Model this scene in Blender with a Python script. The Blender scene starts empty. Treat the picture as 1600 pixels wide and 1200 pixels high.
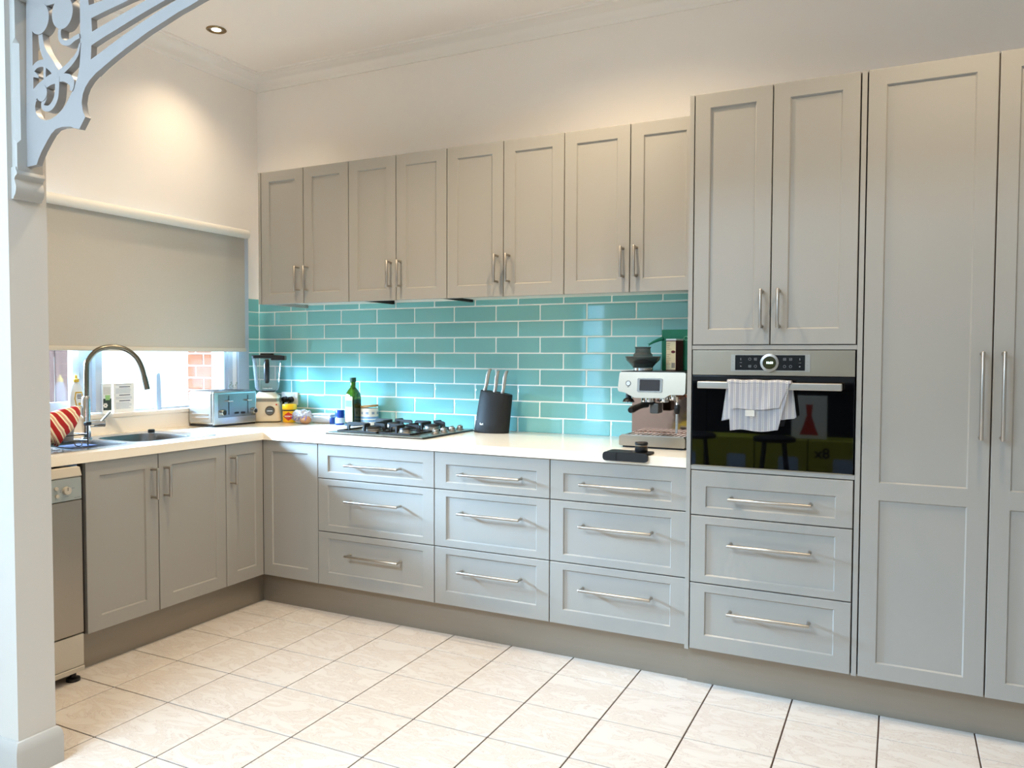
import bpy, bmesh, math, random
from mathutils import Vector, Matrix
random.seed(7)
PI = math.pi
S = bpy.context.scene
COL = S.collection

# ------------------------------------------------------------------ camera, world, lights, exposure
cam_d = bpy.data.cameras.new('camera')
cam_d.sensor_width = 36.0
cam_d.lens = 1225.1165 * 36.0 / 1600.0
cam_d.clip_start = 0.05
cam = bpy.data.objects.new('camera', cam_d)
COL.objects.link(cam)
YAW, PITCH, ROLL = 0.45888664, -0.03617932, 0.00334701
_f = Vector((-math.sin(YAW) * math.cos(PITCH), math.cos(YAW) * math.cos(PITCH), math.sin(PITCH)))
_r0 = Vector((math.cos(YAW), math.sin(YAW), 0))
_u0 = _r0.cross(_f)
_r = _r0 * math.cos(ROLL) + _u0 * math.sin(ROLL)
_u = -_r0 * math.sin(ROLL) + _u0 * math.cos(ROLL)
cam.matrix_world = Matrix(((_r.x, _u.x, -_f.x, 3.65689536), (_r.y, _u.y, -_f.y, -3.76402838), (_r.z, _u.z, -_f.z, 1.31940724), (0, 0, 0, 1)))
S.camera = cam

world = bpy.data.worlds.new('sky')
world.use_nodes = True
S.world = world
_bg = world.node_tree.nodes['Background']
_bg.inputs['Color'].default_value = (0.66, 0.84, 1.0, 1)
_bg.inputs['Strength'].default_value = 2.4

def area_light(name, loc, direction, sx, sy, power, color):
    l = bpy.data.lights.new(name, 'AREA')
    l.shape = 'RECTANGLE'
    l.size, l.size_y, l.energy, l.color = sx, sy, power, color
    o = bpy.data.objects.new(name, l)
    COL.objects.link(o)
    o.location = loc
    o.rotation_euler = Vector(direction).to_track_quat('-Z', 'Y').to_euler()
    return o

# daylight through the front room's side window, and an added, unseen skylight as fill
area_light('daylight_side_window', (-0.20, -5.42, 1.10), (1, 0.25, 0), 2.0, 1.9, 48, (0.32, 0.64, 1.0))
area_light('skylight_fill', (1.5, -4.3, 3.02), (0, 0, -1), 1.5, 0.9, 150, (0.56, 0.78, 1.0))
# daylight above the yard outside the sink window
area_light('daylight_yard', (-1.25, -1.70, 1.78), (1, 0.35, -0.42), 1.3, 0.85, 215, (0.42, 0.70, 1.0)).data.spread = math.radians(66)

LAMPS = [(0.361, -0.662), (2.5, -0.95), (1.35, -1.55), (3.9, -1.3), (2.6, -4.4)]  # pantry and front room lamps are added, unseen fill
LAMP_POWER = [5.0, 20, 25, 15, 16]
LAMP_ANGLE = [124, 152, 140, 152, 152]
S.view_settings.view_transform = 'Standard'
S.view_settings.look = 'None'
S.view_settings.gamma = 1.0
S.view_settings.exposure = 0.60
S.view_settings.use_curve_mapping = False
try:
    S.cycles.use_denoising = True
    S.cycles.max_bounces = 10
    S.cycles.diffuse_bounces = 6
    S.cycles.glossy_bounces = 4
    S.cycles.transmission_bounces = 8
    S.cycles.transparent_max_bounces = 12
    S.cycles.sample_clamp_indirect = 6.0
    S.cycles.caustics_reflective = False
    S.cycles.caustics_refractive = False
except Exception:
    pass

# ------------------------------------------------------------------ materials
def lin(c):
    def g(v):
        v /= 255.0
        return v / 12.92 if v <= 0.04045 else ((v + 0.055) / 1.055) ** 2.4
    return (g(c[0]), g(c[1]), g(c[2]), 1.0)

def nn(nt, kind, **kw):
    n = nt.nodes.new(kind)
    for k, v in kw.items():
        setattr(n, k, v)
    return n

def mat(name, rgb, rough=0.5, metal=0.0, bump=None, vary=None, coat=0.0, spec=0.5, emit=None, trans=0.0, ior=1.45, stretch=None):
    m = bpy.data.materials.new(name)
    m.use_nodes = True
    nt = m.node_tree
    b = nt.nodes['Principled BSDF']
    c = lin(rgb)
    b.inputs['Base Color'].default_value = c
    b.inputs['Roughness'].default_value = rough
    b.inputs['Metallic'].default_value = metal
    b.inputs['Coat Weight'].default_value = coat
    b.inputs['Specular IOR Level'].default_value = spec
    b.inputs['Transmission Weight'].default_value = trans
    b.inputs['IOR'].default_value = ior
    if emit:
        b.inputs['Emission Color'].default_value = lin(emit[0])
        b.inputs['Emission Strength'].default_value = emit[1]
    if bump or vary:
        tc = nn(nt, 'ShaderNodeTexCoord')
        src = tc.outputs['Object']
        if stretch:
            mp = nn(nt, 'ShaderNodeMapping')
            mp.inputs['Scale'].default_value = stretch
            nt.links.new(src, mp.inputs['Vector'])
            src = mp.outputs['Vector']
    if vary:                       # (scale, amount): soft patches a little darker and lighter
        no = nn(nt, 'ShaderNodeTexNoise')
        no.inputs['Scale'].default_value = vary[0]
        no.inputs['Detail'].default_value = 4
        nt.links.new(src, no.inputs['Vector'])
        mx = nn(nt, 'ShaderNodeMix', data_type='RGBA')
        a = vary[1]
        mx.inputs['A'].default_value = (c[0] * (1 - a), c[1] * (1 - a), c[2] * (1 - a), 1)
        mx.inputs['B'].default_value = (min(1, c[0] * (1 + a)), min(1, c[1] * (1 + a)), min(1, c[2] * (1 + a)), 1)
        nt.links.new(no.outputs['Fac'], mx.inputs['Factor'])
        nt.links.new(mx.outputs['Result'], b.inputs['Base Color'])
    if bump:                       # (scale, strength, distance)
        no = nn(nt, 'ShaderNodeTexNoise')
        no.inputs['Scale'].default_value = bump[0]
        no.inputs['Detail'].default_value = 3
        nt.links.new(src, no.inputs['Vector'])
        bp = nn(nt, 'ShaderNodeBump')
        bp.inputs['Strength'].default_value = bump[1]
        bp.inputs['Distance'].default_value = bump[2]
        nt.links.new(no.outputs['Fac'], bp.inputs['Height'])
        nt.links.new(bp.outputs['Normal'], b.inputs['Normal'])
    return m

def pane_material(name, tint=(1, 1, 1, 1), haze=0.0):
    m = bpy.data.materials.new(name)
    m.use_nodes = True
    nt = m.node_tree
    nt.nodes.remove(nt.nodes['Principled BSDF'])
    out = nt.nodes['Material Output']
    t = nn(nt, 'ShaderNodeBsdfTransparent')
    t.inputs['Color'].default_value = tint
    g = nn(nt, 'ShaderNodeBsdfGlossy')
    g.inputs['Roughness'].default_value = 0.02
    fr = nn(nt, 'ShaderNodeFresnel')
    fr.inputs['IOR'].default_value = 1.4
    mx = nn(nt, 'ShaderNodeMixShader')
    nt.links.new(fr.outputs['Fac'], mx.inputs['Fac'])
    nt.links.new(t.outputs[0], mx.inputs[1])
    nt.links.new(g.outputs[0], mx.inputs[2])
    last = mx
    if haze:
        df = nn(nt, 'ShaderNodeBsdfDiffuse')
        df.inputs['Color'].default_value = (0.85, 0.9, 0.93, 1)
        last = nn(nt, 'ShaderNodeMixShader')
        last.inputs['Fac'].default_value = haze
        nt.links.new(mx.outputs[0], last.inputs[1])
        nt.links.new(df.outputs[0], last.inputs[2])
    nt.links.new(last.outputs[0], out.inputs['Surface'])
    return m

M = {}
M['wall'] = mat('wall_paint', (247, 243, 239), 0.75, bump=(90, 0.05, 0.002), vary=(1.5, 0.015))
M['trimwhite'] = mat('gloss_trim_paint', (245, 242, 238), 0.4, bump=(40, 0.05, 0.001))
M['ceiling'] = mat('ceiling_paint', (250, 246, 242), 0.8, bump=(120, 0.04, 0.001), vary=(1.2, 0.01))
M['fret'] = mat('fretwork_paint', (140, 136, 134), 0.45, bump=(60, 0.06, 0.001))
M['cabinet'] = mat('satin_taupe_cabinet', (153, 150, 144), 0.36, bump=(260, 0.03, 0.0006), vary=(3, 0.012))
M['kick'] = mat('brushed_kickboard', (150, 141, 128), 0.42, metal=0.5, bump=(30, 0.05, 0.001), vary=(4, 0.05), stretch=(1, 1, 12))
M['counter'] = mat('white_stone_counter', (238, 229, 213), 0.16, vary=(60, 0.012), spec=0.3)
M['melamine'] = mat('white_melamine', (226, 224, 218), 0.5)
M['nickel'] = mat('brushed_nickel', (178, 172, 164), 0.36, metal=1.0, bump=(220, 0.03, 0.0004))
M['darknickel'] = mat('nickel_post', (120, 105, 88), 0.35, metal=0.9)
M['steel'] = mat('brushed_steel', (172, 160, 144), 0.34, metal=1.0, bump=(60, 0.03, 0.0005), stretch=(40, 1, 1))
M['sinksteel'] = mat('sink_steel', (190, 193, 196), 0.24, metal=1.0, bump=(50, 0.03, 0.0005))
M['chrome'] = mat('chrome', (215, 215, 215), 0.06, metal=1.0)
M['gunmetal'] = mat('brushed_gunmetal_neck', (128, 123, 110), 0.25, metal=1.0)
M['black'] = mat('black_plastic', (12, 12, 14), 0.35)
M['matteblack'] = mat('matte_black', (13, 14, 16), 0.6, bump=(150, 0.05, 0.0005))
M['castiron'] = mat('cast_iron', (22, 22, 22), 0.6, bump=(200, 0.15, 0.0006))
M['blackglass'] = mat('black_oven_glass', (4, 4, 5), 0.025, spec=0.5)
M['nib'] = mat('wall_end_shaded_paint', (190, 184, 176), 0.7, bump=(90, 0.05, 0.002))  # same paint as the other walls, with dimmer light put into its colour
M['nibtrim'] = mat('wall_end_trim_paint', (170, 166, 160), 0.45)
M['frametint'] = mat('window_frame_daylight_tint', (186, 194, 204), 0.45)  # white frame; bluish, dimmed daylight is put into this colour
M['wallfar'] = mat('bounce_cutting_wall_grey', (176, 172, 166), 0.8)  # unseen walls made grey to cut bounce light and reflections
M['grout'] = mat('white_grout', (244, 245, 240), 0.8)
M['floorgrout'] = mat('brown_floor_grout', (66, 48, 38), 0.9, vary=(30, 0.15))
M['pane'] = pane_material('window_glass')
M['jugpane'] = pane_material('clear_jug_plastic', (0.93, 0.97, 0.98, 1), 0.14)
M['gapshade'] = mat('painted_gap_shade', (62, 56, 50), 0.7)  # dark carcass tone standing in for shade in the door gaps
M['white'] = mat('white_plastic', (236, 236, 234), 0.35)
M['cream'] = mat('cream_enamel', (226, 214, 192), 0.22, coat=0.4)
M['blind'] = mat('blind_fabric', (184, 179, 170), 0.9, vary=(160, 0.05))
M['blindwhite'] = mat('blind_tube_white', (238, 236, 230), 0.45)
M['toaster'] = mat('toaster_steel', (200, 205, 208), 0.22, metal=1.0, bump=(40, 0.03, 0.0004), stretch=(1, 1, 30))
M['darksteel'] = mat('dark_toaster_panel', (128, 130, 128), 0.26, metal=0.9)
M['yellow'] = mat('yellow_jar', (246, 190, 12), 0.28, coat=0.3)
M['red'] = mat('label_red', (196, 52, 36), 0.4)
M['labelwhite'] = mat('label_white', (240, 238, 230), 0.5)
M['oilglass'] = mat('green_bottle_glass', (62, 112, 20), 0.05, trans=0.55, ior=1.5, coat=0.5)
M['oildark'] = mat('dark_green_oil', (22, 36, 10), 0.1, coat=0.5)
M['oilcap'] = mat('green_cap', (24, 62, 44), 0.4)
M['labelcream'] = mat('label_cream', (172, 162, 130), 0.55, vary=(70, 0.16))
M['labelgreen'] = mat('label_green', (72, 104, 66), 0.55, vary=(90, 0.3))
M['blue'] = mat('blue_plastic', (18, 62, 160), 0.35)
M['bluelabel'] = mat('pale_blue_label', (196, 214, 236), 0.45)
M['paleblue'] = mat('pale_blue_plastic', (176, 205, 240), 0.35)
M['ceramic'] = mat('white_ceramic', (232, 229, 220), 0.2, coat=0.3)
M['ceramicblue'] = mat('blue_glaze', (120, 160, 205), 0.2)
M['ceramicgrey'] = mat('grey_glaze', (150, 165, 185), 0.2)
M['wood'] = mat('bamboo_lid', (186, 144, 92), 0.5, vary=(14, 0.16), stretch=(1, 8, 1))
M['gold'] = mat('gold_cap', (206, 168, 64), 0.35)
M['detergent'] = mat('white_bottle', (226, 236, 244), 0.3)
M['green'] = mat('green_bag', (8, 122, 84), 0.5)
M['cocoa'] = mat('maroon_carton', (92, 24, 32), 0.4)
M['hopper'] = mat('smoky_hopper', (150, 150, 146), 0.06, trans=0.88, ior=1.3)
M['beans'] = mat('coffee_beans', (46, 28, 18), 0.5, bump=(120, 0.8, 0.006))
M['screen'] = mat('dark_screen', (52, 54, 60), 0.12)
M['glow'] = mat('clock_digits', (230, 255, 245), 0.4, emit=((210, 255, 240), 2.0))
M['olive'] = mat('olive_display', (46, 48, 14), 0.15)
M['icon'] = mat('grey_print', (120, 122, 124), 0.5)
M['darkprint'] = mat('dark_print', (52, 60, 84), 0.6)
M['greyprint'] = mat('grey_lines', (150, 158, 178), 0.6)
M['lamp'] = mat('lamp_glow', (255, 240, 214), 0.4, emit=((255, 232, 190), 14.0))
M['brass'] = mat('antique_lamp_ring', (140, 118, 84), 0.3, metal=1.0)
M['brick'] = mat('orange_brick', (178, 112, 80), 0.85, bump=(60, 0.5, 0.004), vary=(25, 0.25))
M['mortar'] = mat('pale_mortar', (214, 208, 198), 0.9)
M['render'] = mat('white_render', (238, 238, 234), 0.9, bump=(50, 0.2, 0.003))
M['fence'] = mat('weathered_boards', (118, 92, 84), 0.85, vary=(20, 0.3), stretch=(1, 1, 0.1))
M['ground'] = mat('pale_concrete', (206, 204, 198), 0.9, vary=(6, 0.08))
M['leaf'] = mat('seedling_leaf', (70, 96, 62), 0.5)
M['bread'] = mat('bread_crust', (176, 128, 88), 0.8, vary=(30, 0.3))
M['splashtint'] = mat('splash_panel_reflection_tint', (190, 152, 134), 0.08, metal=1.0, bump=(6, 0.12, 0.01))  # steel with pink and copper reflections put into its colour
M['dwpanel'] = mat('dishwasher_control_panel', (158, 164, 160), 0.4, metal=0.3)
M['dwsteel'] = mat('dishwasher_door_steel', (158, 148, 134), 0.34, metal=0.85, bump=(60, 0.03, 0.0005), stretch=(1, 1, 20))
M['dwgrey'] = mat('dishwasher_grey', (182, 174, 160), 0.45)
M['card_y'] = mat('yellow_green_carton', (164, 160, 30), 0.6)
M['card_b'] = mat('pale_blue_print', (160, 180, 205), 0.6)

def tile_material():
    m = mat('turquoise_gloss_tile', (128, 192, 192), 0.07, coat=0.6)
    nt = m.node_tree
    b = nt.nodes['Principled BSDF']
    tc = nn(nt, 'ShaderNodeTexCoord')
    oi = nn(nt, 'ShaderNodeObjectInfo')
    add = nn(nt, 'ShaderNodeVectorMath', operation='MULTIPLY_ADD')
    add.inputs[1].default_value = (1, 1, 1)
    comb = nn(nt, 'ShaderNodeCombineXYZ')
    mul = nn(nt, 'ShaderNodeMath', operation='MULTIPLY')
    mul.inputs[1].default_value = 57.0
    nt.links.new(oi.outputs['Random'], mul.inputs[0])
    for i in range(3):
        nt.links.new(mul.outputs[0], comb.inputs[i])
    nt.links.new(tc.outputs['Object'], add.inputs[0])
    nt.links.new(comb.outputs[0], add.inputs[2])
    no = nn(nt, 'ShaderNodeTexNoise')
    no.inputs['Scale'].default_value = 2.4
    no.inputs['Detail'].default_value = 1.5
    nt.links.new(add.outputs[0], no.inputs['Vector'])
    bp = nn(nt, 'ShaderNodeBump')
    bp.inputs['Strength'].default_value = 0.35
    bp.inputs['Distance'].default_value = 0.005
    nt.links.new(no.outputs['Fac'], bp.inputs['Height'])
    nt.links.new(bp.outputs['Normal'], b.inputs['Normal'])
    nt.links.new(bp.outputs['Normal'], b.inputs['Coat Normal'])
    hs = nn(nt, 'ShaderNodeHueSaturation')
    hs.inputs['Color'].default_value = lin((128, 192, 192))
    mr = nn(nt, 'ShaderNodeMapRange')
    mr.inputs['To Min'].default_value = 0.90
    mr.inputs['To Max'].default_value = 1.08
    nt.links.new(oi.outputs['Random'], mr.inputs['Value'])
    nt.links.new(mr.outputs['Result'], hs.inputs['Value'])
    nt.links.new(hs.outputs['Color'], b.inputs['Base Color'])
    return m
M['tile'] = tile_material()

def floor_tile_material():
    m = mat('veined_cream_floor_tile', (236, 228, 216), 0.16)
    nt = m.node_tree
    b = nt.nodes['Principled BSDF']
    tc = nn(nt, 'ShaderNodeTexCoord')
    oi = nn(nt, 'ShaderNodeObjectInfo')
    comb = nn(nt, 'ShaderNodeCombineXYZ')
    mul = nn(nt, 'ShaderNodeMath', operation='MULTIPLY')
    mul.inputs[1].default_value = 83.0
    nt.links.new(oi.outputs['Random'], mul.inputs[0])
    for i in range(3):
        nt.links.new(mul.outputs[0], comb.inputs[i])
    add = nn(nt, 'ShaderNodeVectorMath', operation='ADD')
    nt.links.new(tc.outputs['Object'], add.inputs[0])
    nt.links.new(comb.outputs[0], add.inputs[1])
    mp = nn(nt, 'ShaderNodeMapping')
    mp.inputs['Rotation'].default_value = (0, 0, 0.7)
    mp.inputs['Scale'].default_value = (1.0, 2.2, 1.0)
    nt.links.new(add.outputs[0], mp.inputs['Vector'])
    no = nn(nt, 'ShaderNodeTexNoise')
    no.inputs['Scale'].default_value = 5.5
    no.inputs['Detail'].default_value = 7
    no.inputs['Roughness'].default_value = 0.62
    no.inputs['Distortion'].default_value = 1.6
    nt.links.new(mp.outputs['Vector'], no.inputs['Vector'])
    cr = nn(nt, 'ShaderNodeValToRGB')
    e = cr.color_ramp.elements
    e[0].position, e[0].color = 0.40, lin((208, 201, 194))
    e[1].position, e[1].color = 0.62, lin((207, 200, 193))
    for pos, col in ((0.485, (205, 197, 190)), (0.50, (188, 175, 165)), (0.515, (205, 197, 190)), (0.57, (200, 189, 179))):
        k = e.new(pos)
        k.color = lin(col)
    nt.links.new(no.outputs['Fac'], cr.inputs['Fac'])
    nt.links.new(cr.outputs['Color'], b.inputs['Base Color'])
    return m
M['floortile'] = floor_tile_material()

def stripe_material(name, base, bands, freq, rotation, rough=0.85):
    """bands: list of (start, end, colour) within one repeat, along the rotated X of object space."""
    m = mat(name, base, rough, bump=(400, 0.25, 0.001))
    nt = m.node_tree
    b = nt.nodes['Principled BSDF']
    tc = nn(nt, 'ShaderNodeTexCoord')
    mp = nn(nt, 'ShaderNodeMapping')
    mp.inputs['Rotation'].default_value = rotation
    nt.links.new(tc.outputs['Object'], mp.inputs['Vector'])
    sp = nn(nt, 'ShaderNodeSeparateXYZ')
    nt.links.new(mp.outputs['Vector'], sp.inputs[0])
    mu = nn(nt, 'ShaderNodeMath', operation='MULTIPLY')
    mu.inputs[1].default_value = freq
    nt.links.new(sp.outputs['X'], mu.inputs[0])
    fr = nn(nt, 'ShaderNodeMath', operation='FRACT')
    nt.links.new(mu.outputs[0], fr.inputs[0])
    cr = nn(nt, 'ShaderNodeValToRGB')
    cr.color_ramp.interpolation = 'CONSTANT'
    e = cr.color_ramp.elements
    e[0].position, e[0].color = 0.0, lin(base)
    e[1].position, e[1].color = 0.999, lin(base)
    for a, z, c in bands:
        k = e.new(a); k.color = lin(c)
        k = e.new(z); k.color = lin(base)
    nt.links.new(fr.outputs[0], cr.inputs['Fac'])
    nt.links.new(cr.outputs['Color'], b.inputs['Base Color'])
    return m, sp, fr, cr
M['redstripe'] = stripe_material('red_striped_cloth', (158, 22, 24), [(0.50, 0.68, (236, 222, 190)), (0.73, 0.78, (236, 222, 190)), (0.83, 1.0 - 0.004, (236, 222, 190))], 24.0, (math.radians(-34), 0, math.radians(90)))[0]

def tea_towel_material():
    m, sp, fr, cr = stripe_material('grey_towel_with_dashes', (200, 200, 207), [(0.33, 0.67, (250, 248, 244))], 1 / 0.0205, (0, 0, 0))
    nt = m.node_tree
    b = nt.nodes['Principled BSDF']
    # dark stitches down the middle of each pale stripe
    d1 = nn(nt, 'ShaderNodeMath', operation='COMPARE')
    d1.inputs[1].default_value = 0.5
    d1.inputs[2].default_value = 0.075
    nt.links.new(fr.outputs[0], d1.inputs[0])
    zz = nn(nt, 'ShaderNodeMath', operation='MULTIPLY')
    zz.inputs[1].default_value = 1 / 0.0068
    nt.links.new(sp.outputs['Z'], zz.inputs[0])
    fz = nn(nt, 'ShaderNodeMath', operation='FRACT')
    nt.links.new(zz.outputs[0], fz.inputs[0])
    d2 = nn(nt, 'ShaderNodeMath', operation='LESS_THAN')
    d2.inputs[1].default_value = 0.5
    nt.links.new(fz.outputs[0], d2.inputs[0])
    an = nn(nt, 'ShaderNodeMath', operation='MULTIPLY')
    nt.links.new(d1.outputs[0], an.inputs[0])
    nt.links.new(d2.outputs[0], an.inputs[1])
    mx = nn(nt, 'ShaderNodeMix', data_type='RGBA')
    nt.links.new(an.outputs[0], mx.inputs['Factor'])
    nt.links.new(cr.outputs['Color'], mx.inputs['A'])
    mx.inputs['B'].default_value = lin((62, 68, 96))
    nt.links.new(mx.outputs['Result'], b.inputs['Base Color'])
    return m
M['teatowel'] = tea_towel_material()

def crinkle_material():
    m = mat('clear_crinkled_wrap', (222, 224, 236), 0.12, trans=0.35, ior=1.2, bump=(26, 1.0, 0.03), coat=0.4)
    return m
M['wrap'] = crinkle_material()
M['clearbox'] = mat('clear_container', (222, 230, 240), 0.2)

# ------------------------------------------------------------------ mesh helpers
SOFT = False                                       # set when a bevelled box went into the mesh being built
OFF = {}                                           # world offset of each thing and part

def new_bm():
    return bmesh.new()

def box(bm, x0, x1, y0, y1, z0, z1, bev=0.0, seg=2):
    global SOFT
    if bev: SOFT = True
    t = bmesh.new()
    bmesh.ops.create_cube(t, size=1.0)
    for v in t.verts:
        v.co = Vector((x0 + (v.co.x + .5) * (x1 - x0), y0 + (v.co.y + .5) * (y1 - y0), z0 + (v.co.z + .5) * (z1 - z0)))
    if bev > 0:
        bmesh.ops.bevel(t, geom=t.edges[:], offset=bev, segments=seg, affect='EDGES', profile=0.5)
    join(bm, t)

def join(bm, t, mtx=None):
    if mtx is not None:
        bmesh.ops.transform(t, matrix=mtx, verts=t.verts)
    me = bpy.data.meshes.new('tmp')
    t.to_mesh(me)
    t.free()
    bm.from_mesh(me)
    bpy.data.meshes.remove(me)

def lathe(bm, prof, c=(0, 0, 0), seg=32, sx=1.0, sy=1.0, cap=True, shear=None):
    rings = []
    for r, z in prof:
        if r < 1e-6:
            rings.append([bm.verts.new((c[0], c[1], c[2] + z))])
        else:
            rings.append([bm.verts.new((c[0] + r * sx * math.cos(2 * PI * i / seg), c[1] + r * sy * math.sin(2 * PI * i / seg), c[2] + z)) for i in range(seg)])
    for a, b in zip(rings[:-1], rings[1:]):
        if len(a) == 1 and len(b) == 1:
            continue
        for i in range(seg):
            j = (i + 1) % seg
            if len(a) == 1:
                bm.faces.new((a[0], b[i], b[j]))
            elif len(b) == 1:
                bm.faces.new((a[i], b[0], a[j]))
            else:
                bm.faces.new((a[i], b[i], b[j], a[j]))
    if cap:
        if len(rings[0]) > 1: bm.faces.new(rings[0])
        if len(rings[-1]) > 1: bm.faces.new(rings[-1][::-1])

def cyl(bm, p0, p1, r0, r1=None, seg=20):
    tube(bm, [p0, p1], [r0, r0 if r1 is None else r1], seg)

def tube(bm, pts, rad, seg=10, closed=False):
    pts = [Vector(p) for p in pts]
    n = len(pts)
    if not isinstance(rad, (list, tuple)):
        rad = [rad] * n
    dirs = []
    for i in range(n):
        if closed:
            d = pts[(i + 1) % n] - pts[i - 1]
        else:
            d = pts[min(i + 1, n - 1)] - pts[max(i - 1, 0)]
        dirs.append(d.normalized())
    ref = Vector((0, 0, 1)) if abs(dirs[0].z) < 0.9 else Vector((1, 0, 0))
    nrm = (ref - dirs[0] * ref.dot(dirs[0])).normalized()
    rings = []
    for i in range(n):
        nrm = (nrm - dirs[i] * nrm.dot(dirs[i])).normalized()
        bi = dirs[i].cross(nrm)
        rings.append([bm.verts.new(pts[i] + (nrm * math.cos(2 * PI * k / seg) + bi * math.sin(2 * PI * k / seg)) * rad[i]) for k in range(seg)])
    pairs = list(zip(rings[:-1], rings[1:])) + ([(rings[-1], rings[0])] if closed else [])
    for a, b in pairs:
        for k in range(seg):
            j = (k + 1) % seg
            bm.faces.new((a[k], a[j], b[j], b[k]))
    if not closed:
        bm.faces.new(rings[0][::-1])
        bm.faces.new(rings[-1])

def prism(bm, poly, fn, d0, d1):
    """extrude polygon poly [(u,v)] between depths d0, d1; fn(u, v, d) -> world point."""
    a = [bm.verts.new(fn(u, v, d0)) for u, v in poly]
    b = [bm.verts.new(fn(u, v, d1)) for u, v in poly]
    bm.faces.new(a[::-1])
    bm.faces.new(b)
    n = len(poly)
    for i in range(n):
        j = (i + 1) % n
        bm.faces.new((a[i], a[j], b[j], b[i]))

XZ = lambda u, v, d: Vector((u, d, v))
YZ = lambda u, v, d: Vector((d, u, v))
XY = lambda u, v, d: Vector((u, v, d))

def holed_plate(bm, outline, holes, fn, d0, d1):
    cu = bpy.data.curves.new('tmp', 'CURVE')
    cu.dimensions = '2D'
    cu.fill_mode = 'BOTH'
    cu.extrude = 0.5
    for loop in [outline] + holes:
        sp = cu.splines.new('POLY')
        sp.points.add(len(loop) - 1)
        for p, (x, y) in zip(sp.points, loop):
            p.co = (x, y, 0, 1)
        sp.use_cyclic_u = True
    ob = bpy.data.objects.new('tmp', cu)
    COL.objects.link(ob)
    dg = bpy.context.evaluated_depsgraph_get()
    me = bpy.data.meshes.new_from_object(ob.evaluated_get(dg))
    t = bmesh.new()
    t.from_mesh(me)
    bmesh.ops.remove_doubles(t, verts=t.verts, dist=1e-5)
    for v in t.verts:
        v.co = fn(v.co.x, v.co.y, d0 + (v.co.z + 0.5) * (d1 - d0))
    join(bm, t)
    bpy.data.objects.remove(ob)
    bpy.data.curves.remove(cu)
    bpy.data.meshes.remove(me)

def rrect(x0, x1, y0, y1, r, n=5):
    pts = []
    for cx, cy, a0 in ((x1 - r, y1 - r, 0), (x0 + r, y1 - r, 90), (x0 + r, y0 + r, 180), (x1 - r, y0 + r, 270)):
        for k in range(n + 1):
            a = math.radians(a0 + 90 * k / n)
            pts.append((cx + r * math.cos(a), cy + r * math.sin(a)))
    return pts

def disc_poly(cx, cy, r, n=24):
    return [(cx + r * math.cos(2 * PI * k / n), cy + r * math.sin(2 * PI * k / n)) for k in range(n)]

def obj(name, bm, m, parent=None, smooth=35, local=False, label=None, kind=None, normals=True):
    global SOFT
    if normals:
        bmesh.ops.recalc_face_normals(bm, faces=bm.faces)
    me = bpy.data.meshes.new(name)
    bm.to_mesh(me)
    bm.free()
    off = OFF.get(parent.name, Vector()) if parent is not None else Vector()
    if not local and off.length:
        me.transform(Matrix.Translation(-off))
    me.materials.append(m)
    for p in me.polygons:
        p.use_smooth = True
    try:
        me.set_sharp_from_angle(angle=math.radians(smooth))
    except Exception:
        pass
    o = bpy.data.objects.new(name, me)
    COL.objects.link(o)
    if SOFT:
        wn = o.modifiers.new('weighted_normals', 'WEIGHTED_NORMAL')
        wn.keep_sharp = True
        SOFT = False
    if parent is not None:
        o.parent = parent
    OFF[o.name] = off
    if label: o['label'] = label
    if kind: o['kind'] = kind
    return o

def tag(o, label, cat, group=None):
    o['label'] = label
    o['category'] = cat
    if group: o['group'] = group
    return o

def thing(name, label, cat, loc=(0, 0, 0), rotz=0.0, group=None):
    o = bpy.data.objects.new(name, None)
    COL.objects.link(o)
    o.empty_display_size = 0.05
    o.location = loc
    o.rotation_euler = (0, 0, rotz)
    OFF[o.name] = Vector(loc)
    return tag(o, label, cat, group)

def struct(name, bm, m, parent=None, smooth=35):
    o = obj(name, bm, m, parent, smooth)
    o['kind'] = 'structure'
    return o

def text_mesh(bm, body, size, fn, depth=0.0006, bold=False):
    """flat raised lettering centred at (0,0) in (u,v); fn(u, v, d) -> point."""
    cu = bpy.data.curves.new('tmp', 'FONT')
    cu.body = body
    cu.size = size
    cu.align_x = 'CENTER'
    cu.align_y = 'CENTER'
    cu.extrude = 0.5
    cu.resolution_u = 3
    if bold: cu.offset = size * 0.02
    ob = bpy.data.objects.new('tmp', cu)
    COL.objects.link(ob)
    dg = bpy.context.evaluated_depsgraph_get()
    me = bpy.data.meshes.new_from_object(ob.evaluated_get(dg))
    t = bmesh.new()
    t.from_mesh(me)
    for v in t.verts:
        v.co = fn(v.co.x, v.co.y, (v.co.z + 0.5) * depth)
    join(bm, t)
    bpy.data.objects.remove(ob)
    bpy.data.curves.remove(cu)
    bpy.data.meshes.remove(me)

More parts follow.
